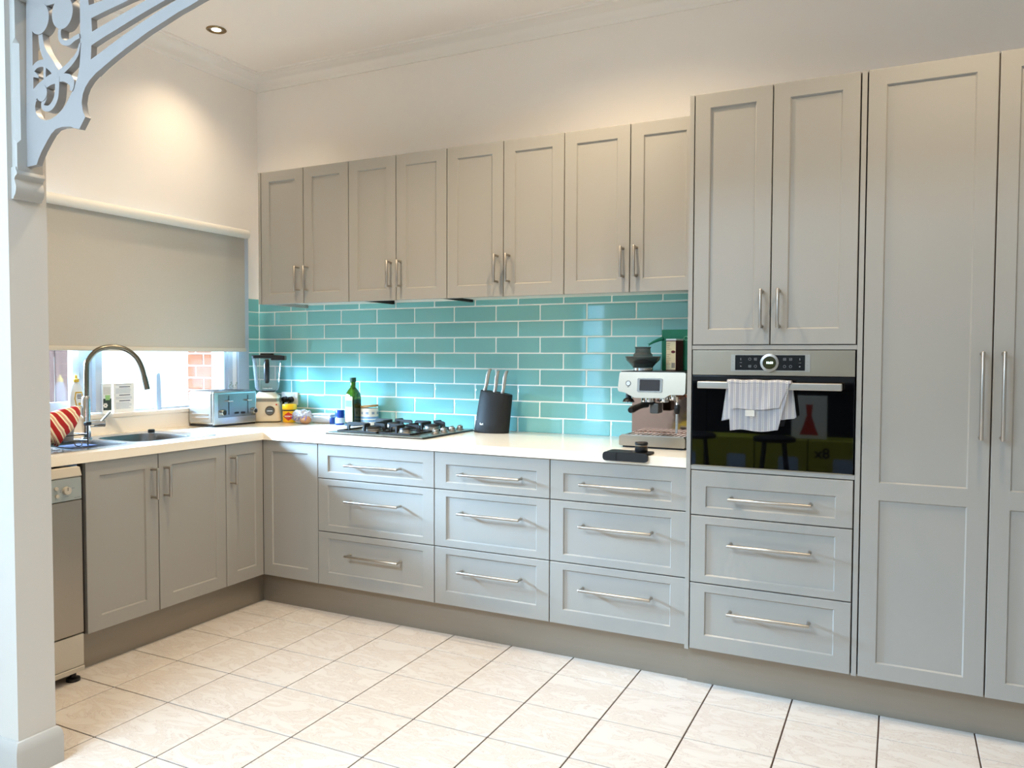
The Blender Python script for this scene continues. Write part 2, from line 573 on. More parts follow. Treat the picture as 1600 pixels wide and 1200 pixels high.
# ------------------------------------------------------------------ the room
RX, RY, CZ = 5.4, -6.6, 3.05                       # right wall, rear wall, ceiling
bm = new_bm(); box(bm, -0.1, RX + .1, RY - .1, 0.1, -0.06, -0.0035)
floor = struct('floor', bm, M['floorgrout'])
P_, GX, GY = 0.303, 0.8872, -0.8038
bm = new_bm(); box(bm, -.1490, .1490, -.1490, .1490, -0.012, 0.0, 0.0012, 1)
first = obj('tile', bm, M['floortile'], floor)
for i in range(-1, 15):
    for j in range(-1, 12):
        cx, cy = GX + (i + .5) * P_, GY - (j + .5) * P_
        if cx > RX - .1: continue
        if cx < 0.7 and cy < -2.15: continue
        o = first if (i, j) == (-1, -1) else first.copy()
        if o is not first:
            COL.objects.link(o)
        o.location = (cx, cy, 0)
bm = new_bm()
for i in range(-4, 15):
    for j in range(12, 19):
        cx, cy = GX + (i + .5) * P_, GY - (j + .5) * P_
        if 0.1 < cx < RX - .1: box(bm, cx - .1495, cx + .1495, cy - .1495, cy + .1495, -0.012, 0.0)
obj('front_room_tiles', bm, M['floortile'], floor, kind='stuff')

bm = new_bm()
for a in ((-.15, .7, RY - .15, .15), (2.3, RX + .15, RY - .15, .15), (.7, 2.3, RY - .15, -4.8), (.7, 2.3, -3.8, .15)): box(bm, *a, CZ, CZ + .1)
struct('ceiling', bm, M['ceiling'])
bm = new_bm(); box(bm, -0.15, RX + .15, 0.0, 0.15, -0.05, CZ)
wall_back = struct('wall_back', bm, M['wall'])
bm = new_bm(); box(bm, RX, RX + .15, RY - .15, 0.0, -0.05, CZ)
struct('wall_right', bm, M['wallfar'])

def wall_x(bm, x0, x1, ya, yb, holes):             # wall in the plane x, with window openings (y0, y1, z0, z1)
    ys = ya
    for h0, h1, z0, z1 in sorted(holes):
        box(bm, x0, x1, ys, h0, -0.05, CZ)
        box(bm, x0, x1, h0, h1, -0.05, z0)
        box(bm, x0, x1, h0, h1, z1, CZ)
        ys = h1
    box(bm, x0, x1, ys, yb, -0.05, CZ)
def wall_y(bm, y0, y1, xa, xb, holes):
    xs = xa
    for h0, h1, z0, z1 in sorted(holes):
        box(bm, xs, h0, y0, y1, -0.05, CZ)
        box(bm, h0, h1, y0, y1, -0.05, z0)
        box(bm, h0, h1, y0, y1, z1, CZ)
        xs = h1
    box(bm, xs, xb, y0, y1, -0.05, CZ)

W1 = (-1.75, -0.19, 1.00, 2.06)                    # sink window
W2 = (-6.45, -4.40, 0.10, 2.10)                    # front room side window
bm = new_bm(); wall_x(bm, -0.15, 0.0, RY - .15, 0.0, [W1, W2]); wall_left = struct('wall_left', bm, M['wall'])
bm = new_bm(); box(bm, 0.0, RX, RY - .15, RY, -0.05, CZ); struct('wall_front', bm, M['wallfar'])

# wall end dividing kitchen from front room, with the beam above the opening
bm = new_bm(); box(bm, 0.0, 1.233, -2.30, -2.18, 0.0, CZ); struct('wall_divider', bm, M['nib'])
bm = new_bm(); box(bm, 1.233, RX, -2.30, -2.18, 2.42, CZ); struct('wall_header', bm, M['wall'])
bm = new_bm()
prof = [(0, 0), (.016, 0), (.016, .085), (.013, .104), (.006, .117), (0, .119)]
path = [(0.0, -2.30, 0, -1), (1.233, -2.30, 1, -1), (1.233, -2.18, 1, 1), (0.72, -2.18, 0, 1)]
rings = []
for x, y, dx, dy in path:
    rings.append([bm.verts.new((x + d * dx, y + d * dy, z)) for d, z in prof])
for a, b in zip(rings[:-1], rings[1:]):
    for k in range(len(prof)):
        j = (k + 1) % len(prof)
        bm.faces.new((a[k], a[j], b[j], b[k]))
bm.faces.new(rings[0]); bm.faces.new(rings[-1][::-1])
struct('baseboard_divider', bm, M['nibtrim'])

# cove cornice round the kitchen ceiling
bm = new_bm()
prof = [(0, 2.962), (.010, 2.962), (.012, 2.973), (.017, 2.977)]
for k in range(9):
    a = math.radians(90 * k / 8)
    prof.append((.080 - .062 * math.cos(a), 2.980 + .052 * math.sin(a)))
prof += [(.088, 3.034), (.090, 3.040), (.102, 3.042), (.104, CZ), (0, CZ)]
rings = []
for f in (lambda d: (d, -2.18), lambda d: (d, -d), lambda d: (RX, -d)):
    rings.append([bm.verts.new((*f(d), z)) for d, z in prof])
for a, b in zip(rings[:-1], rings[1:]):
    for k in range(len(prof)):
        j = (k + 1) % len(prof)
        bm.faces.new((a[k], a[j], b[j], b[k]))
bm.faces.new(rings[0]); bm.faces.new(rings[-1][::-1])
struct('trim_1', bm, M['trimwhite'], smooth=50)

# ------------------------------------------------------------------ windows
w1 = bpy.data.objects.new('window_1', None); COL.objects.link(w1); w1['kind'] = 'structure'; w1.location = (0, -.97, 1.0); OFF['window_1'] = Vector((0, -.97, 1.0))
bm = new_bm()
box(bm, -0.11, -0.03, W1[0], W1[1], 2.00, 2.06); box(bm, -0.11, -0.03, W1[0], W1[0] + .04, 1.02, 2.0); box(bm, -0.11, -0.03, W1[1] - .035, W1[1], 1.0, 2.0, .003)
box(bm, 0.0, 0.018, -0.19, -0.102, 1.013, 2.06, .003); box(bm, 0.0, 0.018, W1[0] - .08, W1[0], 1.013, 2.06, .003)
struct('window_frame', bm, M['frametint'], w1)
bm = new_bm()
box(bm, -0.075, -0.045, -1.71, -1.228, 1.02, 1.083, .004); box(bm, -0.08, -0.042, -1.228, -1.190, 1.02, 2.0, .004); box(bm, -0.075, -0.045, -1.71, -1.69, 1.083, 2.0)
struct('sash', bm, M['frametint'], w1)
bm = new_bm(); box(bm, -0.11, -0.056, -1.194, -1.112, 1.02, 2.0, .004); struct('mullion', bm, M['frametint'], w1)
bm = new_bm(); box(bm, -0.072, -0.030, -1.113, -1.073, 1.02, 2.0, .005); box(bm, -0.075, -0.045, -1.073, -.225, 1.013, 1.024, .002); box(bm, -0.075, -0.045, -.245, -.225, 1.024, 2.0, .003)
struct('sash', bm, M['frametint'], w1)
bm = new_bm(); box(bm, -0.062, -0.058, -1.69, -1.228, 1.083, 2.0); struct('pane', bm, M['pane'], w1)
bm = new_bm(); box(bm, -0.062, -0.058, -1.073, -.245, 1.024, 2.0); struct('pane', bm, M['pane'], w1)
bm = new_bm(); box(bm, -0.12, 0.036, -2.17, -0.102, 0.993, 1.015, .004); struct('window_sill', bm, M['trimwhite'], w1)
bm = new_bm(); box(bm, 0.0, 0.030, -2.17, -0.102, 0.914, 0.993); struct('upstand', bm, M['trimwhite'], w1)

w2 = bpy.data.objects.new('window_2', None); COL.objects.link(w2); w2['kind'] = 'structure'; w2.location = (0, -5.42, .1); OFF['window_2'] = Vector((0, -5.42, .1))
bm = new_bm()
for y0, y1 in ((W2[0], W2[0] + .06), (W2[1] - .06, W2[1]), (-5.46, -5.40)): box(bm, -.1, -.04, y0, y1, W2[2], W2[3])
box(bm, -.1, -.04, W2[0], W2[1], W2[2], W2[2] + .06); box(bm, -.1, -.04, W2[0], W2[1], W2[3] - .06, W2[3])
struct('window_frame', bm, M['trimwhite'], w2)
bm = new_bm(); box(bm, -.072, -.068, W2[0] + .06, W2[1] - .06, W2[2] + .06, W2[3] - .06); struct('pane', bm, M['pane'], w2)
w4 = bpy.data.objects.new('added_skylight', None); COL.objects.link(w4); w4['kind'] = 'structure'; w4.location = (1.5, -4.3, CZ); OFF['added_skylight'] = Vector((1.5, -4.3, CZ))  # added skylight frame around the unseen fill light
bm = new_bm()
for a in ((.7, .75, -4.8, -3.8), (2.25, 2.3, -4.8, -3.8), (.75, 2.25, -4.8, -4.75), (.75, 2.25, -3.85, -3.8)): box(bm, *a, CZ, CZ + .1)
struct('window_frame', bm, M['trimwhite'], w4)  # frame of the added skylight
bm = new_bm(); box(bm, .75, 2.25, -4.75, -3.85, CZ + .05, CZ + .056); struct('pane', bm, M['pane'], w4)  # pane of the added skylight

bd = thing('roller_blind', 'grey roller blind half drawn over the sink window, on a white tube', 'blind', (.06, -1.0, 2.056))
bm = new_bm(); tube(bm, [(.062, -1.90, 2.054), (.062, -.158, 2.054)], .0265, 28); obj('roller_tube', bm, M['blindwhite'], bd)
bm = new_bm(); tube(bm, [(.062, -.158, 2.054), (.062, -.150, 2.054)], [.0265, .024], 24); box(bm, .0185, .070, -.1575, -.1535, 2.030, 2.078, .001, 1); obj('end_cap', bm, M['blindwhite'], bd)
bm = new_bm(); box(bm, .0430, .0458, -1.88, -.162, 1.357, 2.046); obj('fabric', bm, M['blind'], bd)
bm = new_bm(); box(bm, .038, .053, -1.88, -.158, 1.3365, 1.3595, .004, 2); obj('bottom_bar', bm, mat('beige_bar', (206, 198, 184), .5), bd)

# yard outside the sink window
bm = new_bm(); box(bm, -9, -.15, -9, 6, -.4, -.25); struct('ground', bm, M['ground'])
bm = new_bm(); box(bm, -2.75, -2.6, -2.2, 6, -.25, 1.62); struct('garden_wall', bm, M['render'])
pier = thing('brick_pier', 'orange brick pier outside the sink window beyond the toaster', 'brick pier', (-.585, .16, -.25))
bm = new_bm(); box(bm, -.69, -.478, .058, .27, -.25, 2.2); obj('mortar_core', bm, M['mortar'], pier)
bf = {}
for L in (.135, .062): 
    b_ = new_bm(); box(b_, 0, L, 0, .21, 0, .070, .003, 1); bf[L] = b_
prot = {}
zc = 1.1685 - 17 * .0825
for k in range(29):
    z = zc + k * .0825
    if z < -.25 or z > 2.12: continue
    lays = ((-.695, .135), (-.542, .062)) if (k - 17) % 2 else ((-.695, .062), (-.615, .135))
    for x, L in lays:
        if L not in prot:
            prot[L] = obj('brick', bf[L], M['brick'], pier, local=True)
            o = prot[L]
        else:
            o = prot[L].copy(); COL.objects.link(o)
        o.location = Vector((x, .05, z)) - OFF[pier.name]
fence = thing('board_fence', 'weathered brown board fence seen through the left window pane', 'fence', (-1.8, -.3, -.25))
for k in range(8):
    bm = new_bm(); y = -.78 + k * .105
    box(bm, -1.82 + .006 * (k % 2), -1.80 + .006 * (k % 2), y, y + .09, -.25, 1.75, .003, 1); obj('board', bm, M['fence'], fence)
bm = new_bm(); box(bm, -1.85, -1.82, -.78, .05, .2, .28); obj('rail', bm, M['fence'], fence)
bm = new_bm(); box(bm, -1.85, -1.82, -.78, .05, 1.3, 1.38); obj('rail', bm, M['fence'], fence)

# ------------------------------------------------------------------ backsplash tiles (parts of the walls)
bm = new_bm(); box(bm, 0.0, 2.904, -.0078, 0.0, .914, 1.672); obj('grout', bm, M['grout'], wall_back)
bm = new_bm(); box(bm, 0.0, .0078, -.102, -.0078, .914, 1.672); obj('grout', bm, M['grout'], wall_left)
PX, PZ, G = .2605, .0849, .0056
def splash_tile(bm, w, h):
    """glazed tile lying in x-z, facing -y, slightly pillowed edges."""
    u = [0, .004, w - .004, w]; v = [0, .004, h - .004, h]
    dd = [[0 if (i in (0, 3) or j in (0, 3)) else .0022 for j in range(4)] for i in range(4)]
    vs = [[bm.verts.new((u[i] - w / 2, -.0075 - dd[i][j], v[j] - h / 2)) for j in range(4)] for i in range(4)]
    for i in range(3):
        for j in range(3):
            bm.faces.new((vs[i][j], vs[i + 1][j], vs[i + 1][j + 1], vs[i][j + 1]))
    bk = [bm.verts.new((a, -.003, b)) for a, b in ((-w / 2, -h / 2), (w / 2, -h / 2), (w / 2, h / 2), (-w / 2, h / 2))]
    edges = [[vs[i][0] for i in range(4)], [vs[3][j] for j in range(4)], [vs[i][3] for i in (3, 2, 1, 0)], [vs[0][j] for j in (3, 2, 1, 0)]]
    for k in range(4):
        bm.faces.new(edges[k][::-1] + [bk[k], bk[(k + 1) % 4]])
    bm.faces.new(bk[::-1])
tcache = {}
def put_tile(x0, x1, z0, z1, parent, left=False):
    w, h = round(x1 - x0 - G, 4), round(z1 - z0 - G, 4)
    if w < .006 or h < .006: return
    key = (w, h, left)
    if key not in tcache:
        bm = new_bm(); splash_tile(bm, w, h)
        if left: bmesh.ops.rotate(bm, verts=bm.verts, matrix=Matrix.Rotation(PI / 2, 3, 'Z'))
        tcache[key] = o = obj('tile', bm, M['tile'], parent, smooth=20)
    else:
        o = tcache[key].copy(); COL.objects.link(o); o.parent = parent
    o.location = (0.0, -(x0 + x1) / 2, (z0 + z1) / 2) if left else ((x0 + x1) / 2, 0.0, (z0 + z1) / 2)
for k in range(9):
    z0, z1 = max(.908 + PZ * k, .9115), .908 + PZ * (k + 1)
    zt = min(z1, 1.624) if k == 8 else z1
    x = (2.097 if k % 2 == 0 else 1.9645) - 8 * PX
    while x < 2.90:
        a, b = max(x, .009), min(x + PX, 2.9045)
        if k == 8 and a < .39 < b:
            put_tile(a, .392, z0, z1, wall_back); put_tile(.392 - G, b, z0, zt, wall_back)
        elif b - a > .012:
            put_tile(a, b, z0, z1 if (k == 8 and b < .39) else zt, wall_back)
        x += PX
    put_tile(.004, .101, z0, z1, wall_left, left=True)

# ------------------------------------------------------------------ cabinets
DF, XL, WF, TF = -.6555, .6589, -.405, -.6772      # faces: back run, left run, wall cabinets, tall units
TH = .018
def back_map(x0, z0, face):                        # u right, v up, d towards the room; d = TH at the face
    return lambda u, v, d: Vector((x0 + u, face + TH - d, z0 + v))
def left_map(y0, z0, face=XL):
    return lambda u, v, d: Vector((face - TH + d, y0 + u, z0 + v))

def door_bm(fn, w, h, bl, br, panels, depth=.0065, slope=.0045):
    """shaker front: a board with recessed panels; panels = [(v0, v1)...]."""
    bm = new_bm()
    e = .0018
    us = [0, bl, w - br, w]
    vs = [0]
    for a, b in panels: vs += [a, b]
    vs.append(h)
    def q(pts): bm.faces.new([bm.verts.new(fn(*p)) for p in pts])
    def cl(x, m): return min(max(x, e), m - e)
    for i in range(3):
        for j in range(len(vs) - 1):
            u0, u1, v0, v1 = cl(us[i], w), cl(us[i + 1], w), cl(vs[j], h), cl(vs[j + 1], h)
            if i == 1 and j % 2 == 1:
                s = slope
                A = [(u0, v0, TH), (u1, v0, TH), (u1, v1, TH), (u0, v1, TH)]
                B = [(u0 + s, v0 + s, TH - depth), (u1 - s, v0 + s, TH - depth), (u1 - s, v1 - s, TH - depth), (u0 + s, v1 - s, TH - depth)]
                for k in range(4):
                    l = (k + 1) % 4
                    q([A[k], A[l], B[l], B[k]])
                q(B)
            else:
                q([(u0, v0, TH), (u1, v0, TH), (u1, v1, TH), (u0, v1, TH)])
    F = [(e, e, TH), (w - e, e, TH), (w - e, h - e, TH), (e, h - e, TH)]
    E_ = [(0, 0, TH - e), (w, 0, TH - e), (w, h, TH - e), (0, h, TH - e)]
    K = [(0, 0, 0), (w, 0, 0), (w, h, 0), (0, h, 0)]
    for P, Q in ((E_, F), (K, E_)):
        for k in range(4):
            l = (k + 1) % 4
            q([P[k], P[l], Q[l], Q[k]])
    q(K[::-1])
    bmesh.ops.remove_doubles(bm, verts=bm.verts, dist=1e-5)
    return bm

def handle(parent, fn, p0, p1, proj=.040, r=.0062):
    p0, p1 = Vector((*p0, 0)), Vector((*p1, 0))
    ax = (p1 - p0).normalized()
    bm = new_bm()
    D = TH + proj
    tube(bm, [fn(p.x, p.y, D) for p in (p0, p0 + ax * .002, p1 - ax * .002, p1)], [r * .8, r, r, r * .8], 12)
    for p in (p0 + ax * .007, p1 - ax * .007):
        tube(bm, [fn(p.x, p.y, TH - .001), fn(p.x, p.y, TH + .003), fn(p.x, p.y, D)], [.0075, .0055, .0055], 10)
    return obj('handle', bm, M['nickel'], parent)

GAP = .004
def front(name, parent, fn, w, h, bl=.058, br=.058, panels=None, hd=None):
    o = obj(name, door_bm(fn, w, h, bl, br, panels or [(.058, h - .056)]), M['cabinet'], parent, smooth=20)
    if hd: handle(o, fn, *hd)
    return o

# wall cabinets
wx = [.4161, 1.0285, 1.6339, 2.2618, 2.8850]
wm = [.7213, 1.3309, 1.9481, 2.5765]
WB, WT = 1.6025, 2.3414
wl = ['leftmost double-door wall cabinet, nearest the window blind', 'second double-door wall cabinet from the window, directly above the hob',
      'third double-door wall cabinet from the window, above the knife block', 'double-door wall cabinet beside the tall oven unit, above the coffee machine']
for i in range(4):
    x0, x1, xm = wx[i], wx[i + 1], wm[i]
    t = thing('wall_cabinet', wl[i], 'cabinet', ((x0 + x1) / 2, -.2, WB), group='taupe wall cabinets above the tiles')
    bm = new_bm(); zb = 1.660 if i == 1 else 1.624
    a0 = x0 - .018 if i == 0 else x0
    box(bm, a0, x1, WF + TH + .001, -.001, zb, WT - .001)
    obj('carcass', bm, M['melamine'], t)
    bm = new_bm(); box(bm, a0 + .0003, x1 - .0003, WF + TH + .0003, WF + TH + .001, max(zb, WB + .02), WT - .019); obj('gap_shade_strip', bm, M['gapshade'], t)  # thin dark strip, painted shade behind the door gaps
    bm = new_bm(); box(bm, a0 + .0002, x1 - .0002, WF + TH + .0005, -.002, WT - .018, WT); obj('top_board', bm, M['cabinet'], t)
    if i == 0:
        bm = new_bm(); box(bm, .394, .4125, WF + .002, -.011, WB + .003, WT); obj('end_panel', bm, M['cabinet'], t)
    if i == 1:
        bm = new_bm(); box(bm, x0 + .004, x0 + .02, -.375, -.012, 1.612, 1.66); box(bm, 1.545, 1.565, -.375, -.012, 1.610, 1.66); box(bm, x0 + .02, 1.545, -.375, -.355, 1.606, 1.66)
        obj('range_hood_edge', bm, M['matteblack'], t)
        bm = new_bm(); box(bm, 1.565, x1, -.38, -.012, 1.624, 1.66); obj('bottom_board', bm, M['melamine'], t)
    if i == 3:
        bm = new_bm(); box(bm, x1, 2.9045, WF + .003, -.011, WB, WT); obj('filler', bm, M['cabinet'], t)
    for s, (a, b) in enumerate(((x0, xm), (xm, x1))):
        a += GAP / 2; b -= GAP / 2
        hx = (b - a) - .029 if s == 0 else .029
        front('door', t, back_map(a, WB, WF), b - a, WT - WB, hd=((hx, 1.667 - WB), (hx, 1.804 - WB)))

# tall oven unit
T0, TM, T1 = 2.9236, 3.2163, 3.5163
TT, TB = 2.3355, .1555
oc = thing('oven_cabinet', 'tall taupe cabinet housing the oven, two doors above and three drawers below', 'cabinet', (3.22, -.33, 0))
bm = new_bm()
box(bm, T0 - .002, T1 + .002, TF + TH + .001, -.001, 1.346, TT - .001); obj('upper_carcass', bm, M['gapshade'], oc)
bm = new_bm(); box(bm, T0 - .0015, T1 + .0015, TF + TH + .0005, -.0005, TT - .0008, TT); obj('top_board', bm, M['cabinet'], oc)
bm = new_bm(); box(bm, T0 - .002, T1 + .002, TF + TH + .001, -.001, TB, .884); obj('lower_carcass', bm, M['gapshade'], oc)
bm = new_bm(); box(bm, T0 - .002, T1 + .002, -.08, -.001, .884, 1.346); obj('back_board', bm, M['cabinet'], oc)
bm = new_bm(); box(bm, 2.9045, 2.9216, TF, -.001, TB - .006, TT, .001); obj('side_panel', bm, M['cabinet'], oc)
bm = new_bm(); box(bm, 3.5190, 3.5362, TF, -.001, TB - .002, TT, .001); obj('side_panel', bm, M['cabinet'], oc)
bm = new_bm(); box(bm, T0 - .001, T1 + .002, TF + .002, TF + TH + .002, 1.3452, 1.3620, .001); obj('rail', bm, M['cabinet'], oc)
bm = new_bm(); box(bm, T0 - .001, T1 + .002, TF + .002, TF + TH + .002, .8725, .8895, .001); obj('rail', bm, M['cabinet'], oc)
for s, (a, b) in enumerate(((T0, TM), (TM, T1))):
    a += GAP / 2; b -= GAP / 2
    hx = (b - a) - .029 if s == 0 else .029
    front('door', oc, back_map(a, 1.3650, TF), b - a, TT - 1.3650, hd=((hx, 1.426 - 1.365), (hx, 1.572 - 1.365)))
def drawers(t, x0, x1, face, rows, hz, hlen, bx):
    for (zb, zt, pb, pt), hv in zip(rows, hz):
        a, b = x0 + GAP / 2, x1 - GAP / 2
        c = (b - a) / 2 + .006
        front('drawer', t, back_map(a, zb, face), b - a, zt - zb, bx, bx, [(pb - zb, pt - zb)], hd=((c - hlen / 2, hv - zb), (c + hlen / 2, hv - zb)))
drawers(oc, T0, T1, TF, [(.6940, .8690, .725, .809), (.4244, .6900, .454, .659), (TB, .4204, .215, .389)], (.770, .590, .323), .302, .057)

# pantry
pc = thing('pantry_cabinet', 'tallest taupe pantry with two full-height doors and long handles', 'cabinet', (3.94, -.33, 0))
bm = new_bm(); box(bm, 3.5365, 4.345, TF + TH + .001, -.001, TB, TT - .001); obj('carcass', bm, M['gapshade'], pc)
bm = new_bm(); box(bm, 3.5365, 4.345, TF + TH + .0005, -.0005, TT - .0008, TT); obj('top_board', bm, M['cabinet'], pc)
for s, (a, b) in enumerate(((3.5387, 3.938), (3.938, 4.343))):
    a += GAP / 2; b -= GAP / 2
    hx = (b - a) - .029 if s == 0 else .029
    front('door', pc, back_map(a, TB, TF), b - a, TT - TB, .058, .062, [(.213 - TB, .806 - TB), (.868 - TB, 2.278 - TB)], hd=((hx, 1.040 - TB), (hx, 1.338 - TB)))
bm = new_bm(); box(bm, 4.3455, 4.3635, TF, -.001, TB, TT, .001); obj('side_panel', bm, M['cabinet'], pc)

# base units
ZT, ZB = .8716, .1572
rows = [(.6990, ZT, .731, .815), (.4296, .6950, .4615, .665), (ZB, .4256, .2205, .396)]
dl = ['three-drawer base unit under the hob, beside the corner cabinet door', 'three-drawer base unit under the knife block, between the other two drawer units', 'three-drawer base unit below the coffee machine, beside the oven unit']
for i, (x0, x1) in enumerate(((1.025, 1.7175), (1.7175, 2.3061), (2.3061, 2.9040))):
    t = thing('drawer_unit', dl[i], 'cabinet', ((x0 + x1) / 2, -.33, 0), group='taupe drawer units under the back worktop')
    bm = new_bm(); box(bm, x0 + .0005, x1 - .0005, DF + TH + .001, -.001, ZB, .8735); obj('carcass', bm, M['gapshade'], t)
    drawers(t, x0, x1, DF, rows, (.776, .597, .327), .313, .061)
cc = thing('corner_cabinet', 'corner base cabinet where the two worktops meet, with two narrow doors', 'cabinet', (.55, -.55, 0))
bm = new_bm(); box(bm, .001, 1.0245, DF + TH + .001, -.001, ZB, .8735); box(bm, .001, XL - TH - .001, -.9085, DF + TH, ZB, .8735); obj('carcass', bm, M['gapshade'], cc)
front('door', cc, back_map(XL + .0005, ZB, DF), 1.025 - GAP / 2 - XL, ZT - ZB, .060, .064, [(.063, .8165 - ZB)])
front('door', cc, left_map(-.9091 + GAP / 2, ZB), .9091 - GAP / 2 - .6560, ZT - ZB, .068, .052, [(.062, .812 - ZB)], hd=((.030, .670 - ZB), (.030, .811 - ZB)))
sc = thing('sink_cabinet', 'double-door base cabinet under the sink, next to the dishwasher', 'cabinet', (.33, -1.285, 0))
bm = new_bm(); box(bm, .001, XL - TH - .001, -1.664, -.9091, ZB, .70); box(bm, XL - TH - .03, XL - TH - .001, -1.664, -.9091, .70, .8735); obj('carcass', bm, M['gapshade'], sc)
front('door', sc, left_map(-1.662 + GAP / 2, ZB), 1.662 - 1.3058 - GAP, ZT - ZB, .064, .066, [(.062, .812 - ZB)], hd=((.3562 - GAP - .034, .672 - ZB), (.3562 - GAP - .034, .812 - ZB)))
front('door', sc, left_map(-1.3058 + GAP / 2, ZB), 1.3058 - .9091 - GAP, ZT - ZB, .070, .060, [(.060, .814 - ZB)], hd=((.030, .672 - ZB), (.030, .812 - ZB)))

kt = thing('kickboard', 'brushed bronze-grey kickboard along the foot of all base cabinets', 'kickboard', (2.0, -.6, 0))
bm = new_bm(); box(bm, .60, 2.9045, -.6066, -.59, 0.0, ZB - .001); obj('back_run_board', bm, M['kick'], kt)
bm = new_bm(); box(bm, 2.9045, 4.36, -.618, -.602, 0.0, TB - .0065); obj('tall_run_board', bm, M['kick'], kt)
bm = new_bm(); box(bm, .592, .6083, -1.664, -.6066, 0.0, ZB - .001); obj('sink_run_board', bm, M['kick'], kt)

# worktop
CT = .9139
ct = thing('worktop', 'glossy white L-shaped stone worktop running from window to oven unit', 'worktop', (.6, -.6, .8745))
bm = new_bm()
holed_plate(bm, [(.0305, -.0125), (.0305, -2.178), (.6716, -2.178), (.6716, -.6667), (2.9035, -.6667), (2.9035, -.0125)], [rrect(.185, .56, -1.64, -.95, .04)], XY, .8745, CT)
obj('slab', bm, M['counter'], ct)

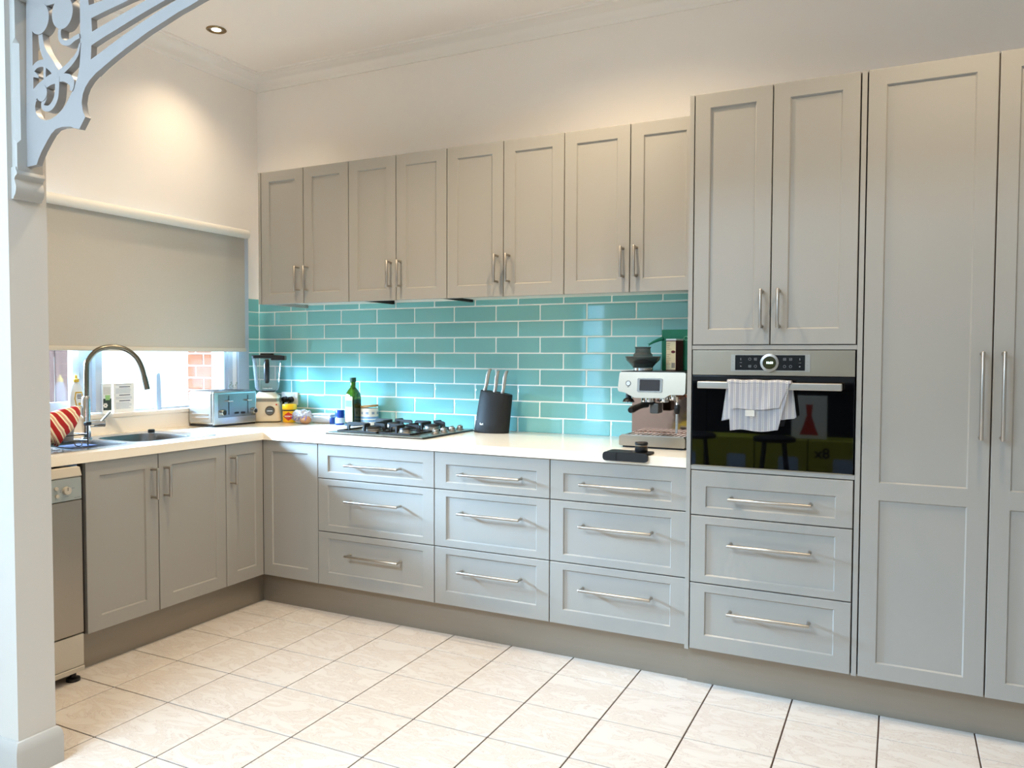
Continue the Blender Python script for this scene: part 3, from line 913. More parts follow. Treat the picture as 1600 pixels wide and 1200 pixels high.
# fretwork bracket at the wall end
FRET= {'outer': [(1.271, 2.5024), (1.2684, 2.389), (1.2547, 1.89), (1.3047, 1.8919), (1.3142, 1.9088), (1.3303, 1.93), (1.3579, 1.9588), (1.376, 1.9753), (1.3962, 1.9869), (1.4239, 1.9899), (1.4512, 1.9875), (1.4667, 1.9856), (1.4781, 1.9802), (1.5047, 1.9745), (1.532, 2.0053), (1.5211, 2.0238), (1.5165, 2.0489), (1.5224, 2.0725), (1.5341, 2.0902), (1.5532, 2.1068), (1.5796, 2.1221), (1.6092, 2.1343), (1.5779, 2.1182), (1.614, 2.1359), (1.6584, 2.1535), (1.7105, 2.1721), (1.7531, 2.1861), (1.7949, 2.1999), (1.836, 2.2107), (1.8763, 2.2213), (1.9159, 2.2317), (1.9549, 2.2393), (1.9932, 2.2481), (2.0495, 2.2583), (2.1223, 2.2724), (2.1929, 2.2861), (2.1931, 2.304)], 'holes': [[(1.2958, 2.3534), (1.3325, 2.354), (1.3866, 2.353), (1.4455, 2.3527), (1.4802, 2.3551), (1.5088, 2.3568), (1.5155, 2.341), (1.5157, 2.2955), (1.5142, 2.2375), (1.5148, 2.2045), (1.5159, 2.203), (1.514, 2.1842), (1.5108, 2.1591), (1.5053, 2.1375), (1.4974, 2.1195), (1.4879, 2.1016), (1.4764, 2.0872), (1.4634, 2.0729), (1.4477, 2.0556), (1.4268, 2.0389), (1.4005, 2.026), (1.3742, 2.0189), (1.3531, 2.0183), (1.3347, 2.023), (1.3163, 2.0337), (1.3049, 2.0485), (1.3011, 2.0657), (1.3069, 2.08), (1.3178, 2.0868), (1.3074, 2.0966), (1.2958, 2.1049), (1.2959, 2.1599), (1.2938, 2.1837)], [(1.5628, 2.2037), (1.56, 2.1645), (1.5881, 2.1731), (1.624, 2.1852), (1.6593, 2.1965), (1.6942, 2.2077), (1.7285, 2.2173), (1.7623, 2.2277), (1.7956, 2.2367), (1.8285, 2.2454), (1.8609, 2.2531), (1.8929, 2.2607), (1.9087, 2.2645), (1.9937, 2.2828), (1.9977, 2.2932), (1.9557, 2.2864), (1.8672, 2.2725), (1.837, 2.2668), (1.7961, 2.2585), (1.7544, 2.2494), (1.712, 2.2396), (1.6688, 2.2294), (1.6248, 2.2199), (1.58, 2.2087)], [(1.5646, 2.2802), (1.5673, 2.2416), (1.5989, 2.2486), (1.6344, 2.2558), (1.6695, 2.2628), (1.7126, 2.2714), (1.755, 2.2797), (1.7925, 2.2871), (1.8777, 2.3007), (1.8779, 2.3116), (1.7217, 2.3008), (1.6702, 2.2943), (1.6264, 2.289), (1.5863, 2.2835)], [(1.551, 2.3516), (1.5547, 2.3187), (1.5759, 2.319), (1.6183, 2.3209), (1.7139, 2.3293), (1.7141, 2.342)]], 'strokes': [([(1.2853, 2.1716), (1.2964, 2.1782), (1.3128, 2.1873), (1.3369, 2.1894), (1.3631, 2.182), (1.3837, 2.1679), (1.3989, 2.1524), (1.4114, 2.1374)], [0.021, 0.0189, 0.0189, 0.021, 0.0231, 0.0231, 0.0241, 0.0262]), ([(1.2852, 2.1683), (1.3039, 2.1604), (1.3224, 2.1509)], [0.021, 0.0157, 0.0052]), ([(1.3524, 2.1761), (1.3509, 2.1417)], [0.0115, 0.0115]), ([(1.3346, 2.2933), (1.3365, 2.2653), (1.3426, 2.2366), (1.3571, 2.2084), (1.3837, 2.1782), (1.3995, 2.1586), (1.4153, 2.1408)], [0.0203, 0.0192, 0.022, 0.0261, 0.0261, 0.0247, 0.0274]), ([(1.5168, 2.2188), (1.5027, 2.1892), (1.4786, 2.1707), (1.4514, 2.1572), (1.4271, 2.148), (1.4114, 2.139)], [0.0042, 0.0136, 0.0168, 0.0178, 0.021, 0.0262]), ([(1.4036, 2.1369), (1.4395, 2.1315), (1.4622, 2.1242), (1.4756, 2.1125), (1.4783, 2.1014), (1.4729, 2.0883)], [0.0314, 0.0231, 0.0272, 0.0251, 0.0178, 0.0115]), ([(1.4139, 2.1338), (1.3827, 2.1336), (1.3562, 2.126), (1.3294, 2.1151), (1.3021, 2.099)], [0.0314, 0.0314, 0.0304, 0.0325, 0.0346]), ([(1.3553, 2.0947), (1.3506, 2.0789), (1.3429, 2.0667), (1.3478, 2.0554), (1.3699, 2.0505), (1.3884, 2.0572), (1.4045, 2.0746), (1.4103, 2.0967), (1.4124, 2.1193), (1.4113, 2.1358)], [0.0231, 0.0189, 0.0126, 0.0157, 0.0178, 0.0199, 0.0199, 0.0189, 0.0189, 0.0241]), ([(1.4444, 2.286), (1.4284, 2.2691), (1.4293, 2.2452), (1.4445, 2.2308), (1.4707, 2.2273), (1.4939, 2.2341), (1.5167, 2.2379)], [0.0112, 0.0128, 0.0136, 0.0144, 0.0176, 0.0144, 0.0128])], 'discs': [((1.3352, 2.3192), 0.0455), ((1.443, 2.3173), 0.0473), ((1.3422, 2.0993), 0.0246)]}
TAP= [(0.1967, -1.3243, 1.1222), (0.1976, -1.322, 1.2641), (0.2016, -1.3122, 1.2944), (0.2095, -1.2926, 1.3249), (0.22, -1.2665, 1.3444), (0.2324, -1.236, 1.3534), (0.243, -1.2096, 1.3542), (0.2574, -1.174, 1.3494), (0.2719, -1.1382, 1.3283), (0.2828, -1.1112, 1.2969), (0.29, -1.0933, 1.2546), (0.2945, -1.0823, 1.2068), (0.2971, -1.0757, 1.1749), (0.2992, -1.0705, 1.1455)]

fb = thing('fretwork_bracket', 'grey-white curved fretwork bracket with scrolls at the top of the wall end', 'bracket', (1.27, -2.246, 1.887))
YF, YB = -2.255, -2.237
cap = lambda pts: [(x, min(z, 2.419)) for x, z in pts]
out = cap(FRET['outer'])[:-2] + [(2.32, 2.352), (2.46, 2.419)]
out[0] = (1.2688, 2.419)
bm = new_bm()
holes = [[(x, min(z, 2.402)) for x, z in h] for h in FRET['holes']]
holed_plate(bm, out, holes, XZ, YF, YB)
def smooth_line(pts, wd, n=6):
    P, Wd = [], []
    for i in range(len(pts) - 1):
        p0, p1, p2, p3 = (Vector(pts[max(i - 1, 0)]), Vector(pts[i]), Vector(pts[i + 1]), Vector(pts[min(i + 2, len(pts) - 1)]))
        for k in range(n):
            t = k / n
            P.append(.5 * ((2 * p1) + (p2 - p0) * t + (2 * p0 - 5 * p1 + 4 * p2 - p3) * t * t + (3 * p1 - p0 - 3 * p2 + p3) * t ** 3))
            Wd.append(wd[i] * (1 - t) + wd[i + 1] * t)
    P.append(Vector(pts[-1])); Wd.append(wd[-1])
    return P, Wd
for si, (pts, wd) in enumerate(FRET['strokes']):
    o_ = .0004 * (si + 1)
    P, Wd = smooth_line(pts, wd)
    L, R_ = [], []
    for i, p in enumerate(P):
        d = (P[min(i + 1, len(P) - 1)] - P[max(i - 1, 0)]).normalized()
        nv = Vector((-d.y, d.x)) * Wd[i] / 2
        L.append(p + nv); R_.append(p - nv)
    ring = [[bm.verts.new(XZ(q.x, q.y, y)) for q in side] for y in (YF - o_, YB + o_) for side in (L, R_)]
    n = len(P)
    for i in range(n - 1):
        for a, b in ((0, 1), (1, 3), (3, 2), (2, 0)):
            bm.faces.new((ring[a][i], ring[b][i], ring[b][i + 1], ring[a][i + 1]))
    bm.faces.new((ring[0][0], ring[1][0], ring[3][0], ring[2][0])); bm.faces.new((ring[0][-1], ring[1][-1], ring[3][-1], ring[2][-1]))
for di, ((x, z), r) in enumerate(FRET['discs']):
    prism(bm, disc_poly(x, z, r, 30), XZ, YF - .0041 - .0004 * di, YB + .0041 + .0004 * di)
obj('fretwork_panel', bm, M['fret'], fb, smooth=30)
# wooden batten behind it, with stopped chamfers and a moulded foot
bm = new_bm()
secs = [(1.872, 0), (1.955, 0), (1.968, .013), (2.255, .013), (2.268, 0), (2.419, 0)]
rings = []
for z, c in secs:
    c = max(c, .0008)
    rings.append([bm.verts.new((x, y, z)) for x, y in ((1.233, -2.285), (1.258 - c, -2.285), (1.258, -2.285 + c), (1.258, -2.205 - c), (1.258 - c, -2.205), (1.233, -2.205))])
for a, b in zip(rings[:-1], rings[1:]):
    for k in range(6):
        bm.faces.new((a[k], a[(k + 1) % 6], b[(k + 1) % 6], b[k]))
bm.faces.new(rings[0][::-1]); bm.faces.new(rings[-1])
obj('batten', bm, M['nibtrim'], fb, smooth=20)
bm = new_bm()
pf = [(1.233, 1.790), (1.243, 1.790), (1.246, 1.797), (1.252, 1.803), (1.256, 1.815), (1.256, 1.828), (1.252, 1.840), (1.249, 1.848), (1.253, 1.856), (1.262, 1.862), (1.262, 1.867), (1.257, 1.876), (1.256, 1.884), (1.233, 1.884)]
prism(bm, pf, lambda u, v, d: Vector((u, d, v)), -2.289, -2.201)
obj('moulded_foot', bm, M['nibtrim'], fb, smooth=40)
bm = new_bm(); box(bm, 1.233, 1.272, -2.289, -2.201, 2.384, 2.419, .004); obj('capital_block', bm, M['nibtrim'], fb)

# ------------------------------------------------------------------ ceiling downlights
for i, ((x, y), pw) in enumerate(zip(LAMPS, LAMP_POWER)):
    t = thing('downlight', ['round bronze-rimmed downlight in the ceiling above the window corner', 'round recessed downlight in front of the coffee machine', 'round recessed downlight over the middle of the kitchen floor', 'added unseen downlight in front of the pantry, lifting the upper wall', 'added unseen downlight filling the front room with light'][i], 'ceiling light', (x, y, CZ), group='recessed ceiling downlights')
    bm = new_bm(); lathe(bm, [(.050, 0), (.052, -.003), (.048, -.006), (.040, -.006), (.037, -.002), (.037, 0)], (x, y, CZ), 40, cap=False); obj('rim', bm, M['brass'], t)
    bm = new_bm(); lathe(bm, [(.0365, -.0005), (.0345, -.0022), (.024, -.0022), (.024, -.0005)], (x, y, CZ), 32); obj('gimbal', bm, M['nickel'], t)
    bm = new_bm(); lathe(bm, [(.0238, -.0008), (.022, -.003), (0, -.0042)], (x, y, CZ), 24); obj('bulb', bm, M['lamp'], t)
    l = bpy.data.lights.new('downlight_beam', 'SPOT')
    l.energy = pw * 4.0; l.color = (1.0, 0.79, 0.53); l.spot_size = math.radians(LAMP_ANGLE[i]); l.spot_blend = 1.0; l.shadow_soft_size = 0.022
    o = bpy.data.objects.new('downlight_beam', l); COL.objects.link(o); o.parent = t; o.location = (0, 0, -.012)

# ------------------------------------------------------------------ oven
ov = thing('oven', 'built-in black glass oven with steel control strip and towel on its handle', 'oven', (3.2165, -.66, .886))
bm = new_bm(); box(bm, 2.926, 3.513, TF + .022, -.10, .892, 1.342); obj('body', bm, M['black'], ov)
bm = new_bm(); box(bm, 2.9255, 3.5135, TF + .001, TF + .022, 1.2465, 1.3425, .0015); strip = obj('control_strip', bm, M['steel'], ov)
bm = new_bm(); box(bm, 2.9255, 3.5135, TF - .003, TF + .022, .8925, 1.2440, .002); obj('glass_door', bm, M['blackglass'], ov)
bm = new_bm(); box(bm, 2.930, 3.510, TF + .0005, TF + .022, .8885, .8920); obj('vent_strip', bm, M['steel'], ov)
bm = new_bm(); box(bm, 2.962, 3.476, -.757, -.741, 1.1965, 1.2235, .004, 3)
for x in (2.985, 3.453): box(bm, x - .012, x + .012, -.744, TF - .002, 1.2005, 1.2195, .002)
obj('handle', bm, M['nickel'], ov)
fs = lambda u, v, d: Vector((3.2175 + u, TF - d, 1.2955 + v))
bm = new_bm(); holed_plate(bm, rrect(-.1435, .1435, -.0325, .0315, .002, 2), [rrect(-.128, .1255, -.0290, .0290, .001, 1)], fs, -.001, .0012); obj('panel_frame', bm, M['nickel'], strip)
bm = new_bm(); prism(bm, rrect(-.1275, .125, -.0285, .0285, .001, 1), fs, -.0009, .0004); disp = obj('display', bm, M['blackglass'], strip)
bm = new_bm()
fk = lambda u, v, d: Vector((3.2175 + u, TF - d, 1.2955 + v))
for r0, r1, a, b in ((.0345, .0335, .0, .012), (.0335, .0245, .012, .0135), (.0245, .0238, .0135, .010)):
    A = disc_poly(0, 0, r0, 48); B_ = disc_poly(0, 0, r1, 48)
    va = [bm.verts.new(fk(u, v, a)) for u, v in A]; vb = [bm.verts.new(fk(u, v, b)) for u, v in B_]
    for i in range(48): bm.faces.new((va[i], va[(i + 1) % 48], vb[(i + 1) % 48], vb[i]))
bmesh.ops.remove_doubles(bm, verts=bm.verts, dist=1e-6)
obj('dial_ring', bm, M['nickel'], strip)
bm = new_bm(); prism(bm, disc_poly(0, 0, .0238, 40), fk, .0005, .0098); obj('dial_display', bm, M['olive'], strip)
bm = new_bm(); text_mesh(bm, '10:50', .0115, lambda u, v, d: fk(u, v, .0100 + d), bold=True); obj('clock_digits', bm, M['glow'], strip)
for cx in (-.0735, -.0525, .053, .0745):
    for cz in (.0135, -.0135):
        bm = new_bm()
        if (cx < -.06) == (cz > 0):
            holed_plate(bm, disc_poly(cx, cz, .0052, 14), [disc_poly(cx, cz, .0040, 14)], fs, .0004, .0007)
        else:
            holed_plate(bm, rrect(cx - .005, cx + .005, cz - .0045, cz + .0045, .001, 2), [rrect(cx - .0038, cx + .0038, cz - .0033, cz + .0033, .0008, 2)], fs, .0004, .0007)
            prism(bm, rrect(cx - .0024, cx + .0024, cz - .001, cz + .001, .0003, 1), fs, .0004, .0007)
        obj('touch_symbol', bm, M['icon'], strip)
for cx in (-.107, .107):
    for cz, w_ in ((.0135, .0012), (0, .0045), (-.0135, .0022)):
        bm = new_bm(); prism(bm, rrect(cx - w_, cx + w_, cz - (.004 if cz > 0 else .0006 if cz == 0 else .002), cz + (.004 if cz > 0 else .0006 if cz == 0 else .002), .0004, 1), fs, .0004, .0007); obj('touch_symbol', bm, M['icon'], strip)
bm = new_bm()
for sx in (-.1365, .1345):
    prism(bm, rrect(sx - .0008, sx + .0008, -.010, -.007, .0003, 1), fs, .0012, .0015); prism(bm, rrect(sx - .0008, sx + .0008, .003, .006, .0003, 1), fs, .0012, .0015)
obj('button_marks', bm, M['icon'], strip)

# tea towel folded over the oven handle
def cloth(bm, c00, c10, c01, c11, nu=18, nv=14, amp=.003, waves=3.0, ph=0.0, sag=0.0, thick=.0025):
    """patch with corners (top left, top right, bottom left, bottom right), rippled in y."""
    t = bmesh.new()
    c00, c10, c01, c11 = map(Vector, (c00, c10, c01, c11))
    g = []
    for j in range(nv + 1):
        v = j / nv; row = []
        for i in range(nu + 1):
            u = i / nu
            p = (c00 * (1 - u) + c10 * u) * (1 - v) + (c01 * (1 - u) + c11 * u) * v
            p.y -= amp * v * (1 + math.sin(u * waves * 2 * PI + ph + v))
            p.z += sag * v * math.sin(u * PI * 2.3 + ph)
            row.append(t.verts.new(p))
        g.append(row)
    for j in range(nv):
        for i in range(nu):
            t.faces.new((g[j][i], g[j][i + 1], g[j + 1][i + 1], g[j + 1][i]))
    bmesh.ops.solidify(t, geom=t.faces[:], thickness=thick)
    join(bm, t)
bm = new_bm()
cloth(bm, (3.072, -.7345, 1.2270), (3.306, -.7345, 1.2285), (3.052, -.7335, 1.074), (3.322, -.7330, 1.092), amp=.0015, sag=.006)          # back fall
cloth(bm, (3.079, -.7600, 1.2275), (3.303, -.7600, 1.2285), (3.090, -.7635, 1.041), (3.262, -.7635, 1.047), amp=.0025, waves=2.2, sag=.004)  # lower front fold
cloth(bm, (3.079, -.7640, 1.2280), (3.303, -.7640, 1.2290), (3.094, -.7710, 1.122), (3.264, -.7700, 1.128), amp=.0030, waves=2.6, ph=.8, sag=.003)   # upper front fold
cloth(bm, (3.294, -.7600, 1.2270), (3.306, -.7350, 1.2270), (3.258, -.7650, 1.085), (3.318, -.7360, 1.093), nu=6, amp=.001)                # right return
cloth(bm, (3.072, -.7350, 1.2270), (3.080, -.7600, 1.2270), (3.056, -.7350, 1.078), (3.092, -.7640, 1.088), nu=6, amp=.001)                # left return
tt_ = bmesh.new(); prof = [(-.7655, 1.222), (-.7640, 1.2285), (-.757, 1.2320), (-.749, 1.2328), (-.741, 1.2320), (-.7350, 1.2285), (-.7330, 1.222)]
n_ = 20; rows_ = [[tt_.verts.new((3.076 + (3.3045 - 3.076) * i / n_, y, z + .0012 * math.sin(i * .9))) for i in range(n_ + 1)] for y, z in prof]
for a, b in zip(rows_[:-1], rows_[1:]):
    for i in range(n_): tt_.faces.new((a[i], a[i + 1], b[i + 1], b[i]))
bmesh.ops.solidify(tt_, geom=tt_.faces[:], thickness=-.002); join(bm, tt_)
towel = tag(obj('tea_towel', bm, M['teatowel'], smooth=60), 'pale grey tea towel with dashed stitching folded over the oven handle', 'tea towel')
bm = new_bm(); cloth(bm, (3.148, -.7768, 1.1215), (3.180, -.7768, 1.1215), (3.148, -.7785, 1.0985), (3.180, -.7785, 1.0985), 3, 3, amp=.0005, thick=.001); obj('care_label', bm, M['labelwhite'], towel, label='blank white care label')

# ------------------------------------------------------------------ sink, tap
sk = thing('sink', 'stainless steel double-bowl sink with drainer set into the worktop under the window', 'sink', (.35, -1.45, CT))
bm = new_bm()
RB = rrect(.205, .540, -1.305, -.985, .07, 6); LB = rrect(.205, .540, -1.615, -1.345, .06, 6)
holed_plate(bm, rrect(.105, .598, -2.10, -.895, .03, 5), [RB, LB], XY, CT + .0002, CT + .0034); obj('rim', bm, M['sinksteel'], sk)
for loop, dp in ((RB, .16), (LB, .16)):
    bm = new_bm()
    cx = sum(p[0] for p in loop) / len(loop); cy = sum(p[1] for p in loop) / len(loop)
    rings = []
    for s, z in ((1.012, CT + .0036), (.995, CT + .003), (.985, CT - .004), (.95, CT - dp * .85), (.90, CT - dp * .97), (.80, CT - dp), (.12, CT - dp - .004)):
        rings.append([bm.verts.new((cx + (x - cx) * s, cy + (y - cy) * s, z)) for x, y in loop])
    for a, b in zip(rings[:-1], rings[1:]):
        for i in range(len(loop)):
            j = (i + 1) % len(loop); bm.faces.new((a[i], a[j], b[j], b[i]))
    bm.faces.new(rings[-1])
    bmesh.ops.solidify(bm, geom=bm.faces[:], thickness=.0006)
    obj('bowl', bm, M['sinksteel'], sk)
bm = new_bm()
for k in range(6): box(bm, .24 + k * .05, .252 + k * .05, -2.05, -1.66, CT + .0034, CT + .0058, .001, 1)
obj('drainer_ridges', bm, M['sinksteel'], sk)
bm = new_bm(); lathe(bm, [(.015, 0), (.0175, .002), (.0165, .012), (.013, .014), (0, .014)], (.180, -.953, CT + .0034), 24)
tag(obj('sink_plug', bm, M['black']), 'small black rubber plug lying on the sink rim', 'plug')

tp = thing('mixer_tap', 'tall gooseneck mixer tap behind the sink, chrome body and grey neck', 'tap', (.196, -1.326, CT + .0035))
bx, by, bz = .196, -1.326, CT + .0036
bm = new_bm(); lathe(bm, [(.0245, 0), (.0245, .004), (.0195, .008), (.0192, .05), (.0192, .185), (.0165, .198), (.0125, .204), (0, .204)], (bx, by, bz), 36); obj('body', bm, M['chrome'], tp)
bm = new_bm(); pts = [Vector(p) for p in TAP]
P3 = []
for i in range(len(pts) - 1):
    p0, p1, p2, p3 = pts[max(i - 1, 0)], pts[i], pts[i + 1], pts[min(i + 2, len(pts) - 1)]
    for k in range(4):
        t = k / 4
        P3.append(.5 * ((2 * p1) + (p2 - p0) * t + (2 * p0 - 5 * p1 + 4 * p2 - p3) * t * t + (3 * p1 - p0 - 3 * p2 + p3) * t ** 3))
P3.append(pts[-1])
cut = int(len(P3) * .86)
tube(bm, P3[:cut], .0118, 16); obj('neck', bm, M['gunmetal'], tp)
bm = new_bm(); tube(bm, P3[cut - 1:], .0132, 16); obj('spray_head', bm, M['gunmetal'], tp)
bm = new_bm(); cyl(bm, (bx + .004, by + .010, .9875), (.226, -1.2517, .9855), .0155, None, 24); obj('lever_housing', bm, M['chrome'], tp)
bm = new_bm(); tube(bm, [(.2200, -1.2660, .996), (.2255, -1.2520, 1.014), (.2352, -1.2290, 1.0414)], [.0045, .0052, .0048], 12); obj('lever', bm, M['chrome'], tp)

# dish rack, cup, cloth on the drainer
rk = thing('dish_rack', 'black wire dish rack on the sink drainer beside the wall end', 'dish rack', (.42, -1.75, CT + .004))
bm = new_bm(); zr = CT + .009
for z in (zr + .022, .972):
    tube(bm, [(.33, -1.535, z), (.50, -1.535, z), (.50, -1.98, z), (.33, -1.98, z)], .0022, 8, closed=True)
for k in range(7): tube(bm, [(.33, -1.60 - k * .06, zr + .022), (.50, -1.60 - k * .06, zr + .022)], .0018, 6)
tube(bm, [(.50, -1.60, zr + .022), (.512, -1.60, zr + .006), (.512, -1.585, zr + .002), (.512, -1.57, zr + .006), (.50, -1.57, zr + .022)], .0022, 8)
obj('wire_basket', bm, M['black'], rk)
for x in (.33, .50):
    for y in (-1.535, -1.98):
        bm = new_bm(); tube(bm, [(x, y, zr - .002), (x, y, 1.011)], .0030, 8); obj('post', bm, M['black'], rk)
        bm = new_bm(); box(bm, x - .011, x + .011, y - .012, y + .012, 1.010, 1.026, .003); obj('cap', bm, M['black'], rk)
bm = new_bm(); box(bm, .40, .515, -1.62, -1.500, CT + .0062, CT + .0095, .001); obj('drip_tray', bm, mat('navy_plastic', (28, 44, 88), .4), rk)
bm = new_bm(); lathe(bm, [(.024, 0), (.029, .075), (.0275, .075), (.023, .003), (0, .003)], (.435, -1.585, zr + .024), 28); tag(obj('tumbler', bm, mat('grey_tumbler', (168, 166, 160), .3, trans=.3)), 'grey plastic tumbler standing in the black dish rack', 'tumbler')
poly = [(-1.567, 1.077), (-1.571, 1.045), (-1.582, 1.012), (-1.597, .982), (-1.632, .954), (-1.668, .912), (-1.70, .935), (-1.77, .99), (-1.77, 1.05), (-1.70, 1.060), (-1.676, 1.060), (-1.645, 1.070), (-1.612, 1.078), (-1.585, 1.081)]
bm = new_bm()
cy_, cz_ = -1.66, 1.01
rings = []
for s, d in ((.55, .472), (.85, .466), (.97, .455), (1.0, .440), (.97, .425), (.85, .414), (.55, .408)):
    rings.append([bm.verts.new((d + .05 + .006 * math.sin(i * 1.1), cy_ + (y - cy_) * s, cz_ + (z - cz_) * s + .018)) for i, (y, z) in enumerate(poly)])
for a, b in zip(rings[:-1], rings[1:]):
    for i in range(len(poly)):
        j = (i + 1) % len(poly); bm.faces.new((a[i], a[j], b[j], b[i]))
bm.faces.new(rings[0]); bm.faces.new(rings[-1][::-1])
tag(obj('striped_cloth', bm, M['redstripe'], smooth=70), 'red cloth with cream stripes heaped on the dish rack at the wall end', 'cloth')
bm = new_bm(); lathe(bm, [(.026, 0), (.030, .052), (.0285, .052), (.025, .003), (0, .003)], (.004, -1.458, 1.0152), 28); tag(obj('black_cup', bm, M['black']), 'small black cup on the window sill beside the wall end', 'cup')
bm = new_bm(); ring = [(.004, -1.452 + .020 * math.sin(a), 1.118 + .024 * math.cos(a)) for a in [PI * 1.25 - k * PI * 1.5 / 14 for k in range(15)]]
tube(bm, [(.004, -1.466, 1.020), (.004, -1.468, 1.085)] + ring, .0038, 8); tag(obj('dish_brush', bm, M['matteblack']), 'black loop-handled dish brush standing in the small black cup', 'brush')

# things on the window sill
SZ = 1.0152
dt = thing('detergent_bottle', 'white dish detergent bottle with gold cap on the window sill', 'bottle', (.0, -1.241, SZ))
bm = new_bm()
rings = []
for z, hy, hx in ((0, .031, .016), (.004, .035, .019), (.09, .036, .020), (.105, .035, .019), (.145, .027, .016), (.160, .015, .012), (.168, .013, .012)):
    rings.append([bm.verts.new((hx * math.cos(2 * PI * i / 28), -1.241 + hy * math.sin(2 * PI * i / 28), SZ + z)) for i in range(28)])
for a, b in zip(rings[:-1], rings[1:]):
    for i in range(28): bm.faces.new((a[i], a[(i + 1) % 28], b[(i + 1) % 28], b[i]))
bm.faces.new(rings[0]); bm.faces.new(rings[-1]); obj('bottle_body', bm, M['detergent'], dt)
bm = new_bm(); lathe(bm, [(.015, 0), (.015, .014), (.007, .018), (.006, .034), (0, .036)], (0, -1.241, SZ + .166), 24); obj('cap', bm, M['gold'], dt, label='gold push-pull cap')
lab = lambda u, v, d: Vector((.0202 * math.sqrt(max(.05, 1 - (u / .036) ** 2)) + d, -1.241 + u, SZ + v))
bm = new_bm(); holed_plate(bm, [(-.012, .040), (.020, .040), (.026, .085), (.020, .118), (-.016, .118), (-.021, .085)], [[(-.008, .046), (.016, .046), (.021, .085), (.016, .112), (-.012, .112), (-.016, .085)]], lab, .0003, .0008); obj('label_border', bm, M['gold'], dt)
bm = new_bm()
for z, w_ in ((.100, .022), (.092, .024), (.084, .020)):
    prism(bm, [(-w_ / 2 + .003, z), (w_ / 2 + .003, z), (w_ / 2 + .003, z + .004), (-w_ / 2 + .003, z + .004)], lab, .0003, .0008)
obj('label_print', bm, M['darkprint'], dt)
bm = new_bm(); prism(bm, disc_poly(.004, .058, .007, 14), lab, .0003, .0008); obj('label_seal', bm, M['gold'], dt)

sp = thing('seed_packet', 'narrow white packet with dark flower picture on the window sill', 'packet', (-.018, -1.058, SZ))
fy = lambda x0: (lambda u, v, d: Vector((x0 + d, u, v)))
bm = new_bm(); box(bm, -.027, -.014, -1.085, -1.032, SZ, 1.168, .001, 1); obj('packet_body', bm, M['white'], sp)
bm = new_bm(); prism(bm, [(-1.083, 1.030), (-1.037, 1.030), (-1.037, 1.090), (-1.083, 1.090)], fy(-.014), .0002, .0006); obj('picture', bm, mat('dark_picture', (38, 50, 40), .6, vary=(40, .4)), sp)
bm = new_bm(); prism(bm, [(-1.070, 1.082), (-1.046, 1.082), (-1.043, 1.108), (-1.073, 1.108)], fy(-.014), .0006, .0009); obj('green_print', bm, mat('leaf_green_print', (150, 190, 120), .6), sp)
bm = new_bm()
for a in range(6):
    t_ = a * PI / 3; prism(bm, disc_poly(-1.071 + .008 * math.cos(t_), 1.055 + .008 * math.sin(t_), .005, 10), fy(-.014), .0006, .0010 + a * .00001)
obj('flower_print', bm, M['labelwhite'], sp)
bm = new_bm()
for k in range(5): prism(bm, [(-1.078 + k * .008, 1.112), (-1.076 + k * .008, 1.112), (-1.076 + k * .008, 1.150), (-1.078 + k * .008, 1.150)], fy(-.014), .0002, .0006)
obj('line_print', bm, M['icon'], sp)
nb = thing('printed_card', 'white card of printed lines standing on the window sill', 'card', (-.015, -.967, SZ))
bm = new_bm(); box(bm, -.024, -.008, -1.027, -.905, SZ, 1.168, .001, 1); obj('card_body', bm, M['white'], nb)
bm = new_bm()
for z in (1.148, 1.105, 1.075): prism(bm, [(-.995, z - .002), (-.930, z - .002), (-.930, z + .0022), (-.995, z + .0022)], fy(-.008), .0002, .0006)
obj('heading_lines', bm, M['darkprint'], nb)
bm = new_bm(); rnd = random.Random(3)
for z in (1.159, 1.138, 1.131, 1.124, 1.117, 1.094, 1.087, 1.064, 1.057, 1.050, 1.043, 1.036):
    e = -.918 - rnd.random() * .02
    prism(bm, [(-1.015, z - .001), (e, z - .001), (e, z + .001), (-1.015, z + .001)], fy(-.008), .0002, .0006)
obj('text_lines', bm, M['greyprint'], nb)
bm = new_bm(); pl = [(-.776, SZ), (-.746, SZ), (-.748, 1.10), (-.752, 1.205), (-.755, 1.216), (-.768, 1.217), (-.777, 1.208), (-.779, 1.10)]
prism(bm, pl, YZ, -.012, .008); tag(obj('scraper_board', bm, M['paleblue']), 'slim pale blue board standing upright on the sill in the bright window', 'board')
pt_ = thing('seedling_pot', 'little pot with bare sprigs on the sill behind the toaster', 'plant', (.0, -.205, SZ))
bm = new_bm(); lathe(bm, [(.020, 0), (.028, .055), (.026, .055), (.024, .046), (0, .046)], (0, -.205, SZ), 24); obj('pot', bm, M['white'], pt_)
bm = new_bm(); rnd = random.Random(5)
for k in range(6):
    a = k * 1.05; e = Vector((.012 * math.cos(a), -.205 + .045 * math.sin(a), SZ + .11 + .04 * rnd.random()))
    tube(bm, [(0, -.205 + .004 * math.sin(a), SZ + .045), ((e.x) * .5, -.205 + .020 * math.sin(a), SZ + .08), e], [.0012, .001, .0007], 5)
    for q in range(3):
        c_ = e + Vector((.003 * rnd.uniform(-1, 1), .008 * rnd.uniform(-1, 1), -.008 * q)); lathe(bm, [(0, -.003), (.003, 0), (0, .003)], c_, 6, cap=False)
obj('sprigs', bm, M['leaf'], pt_)

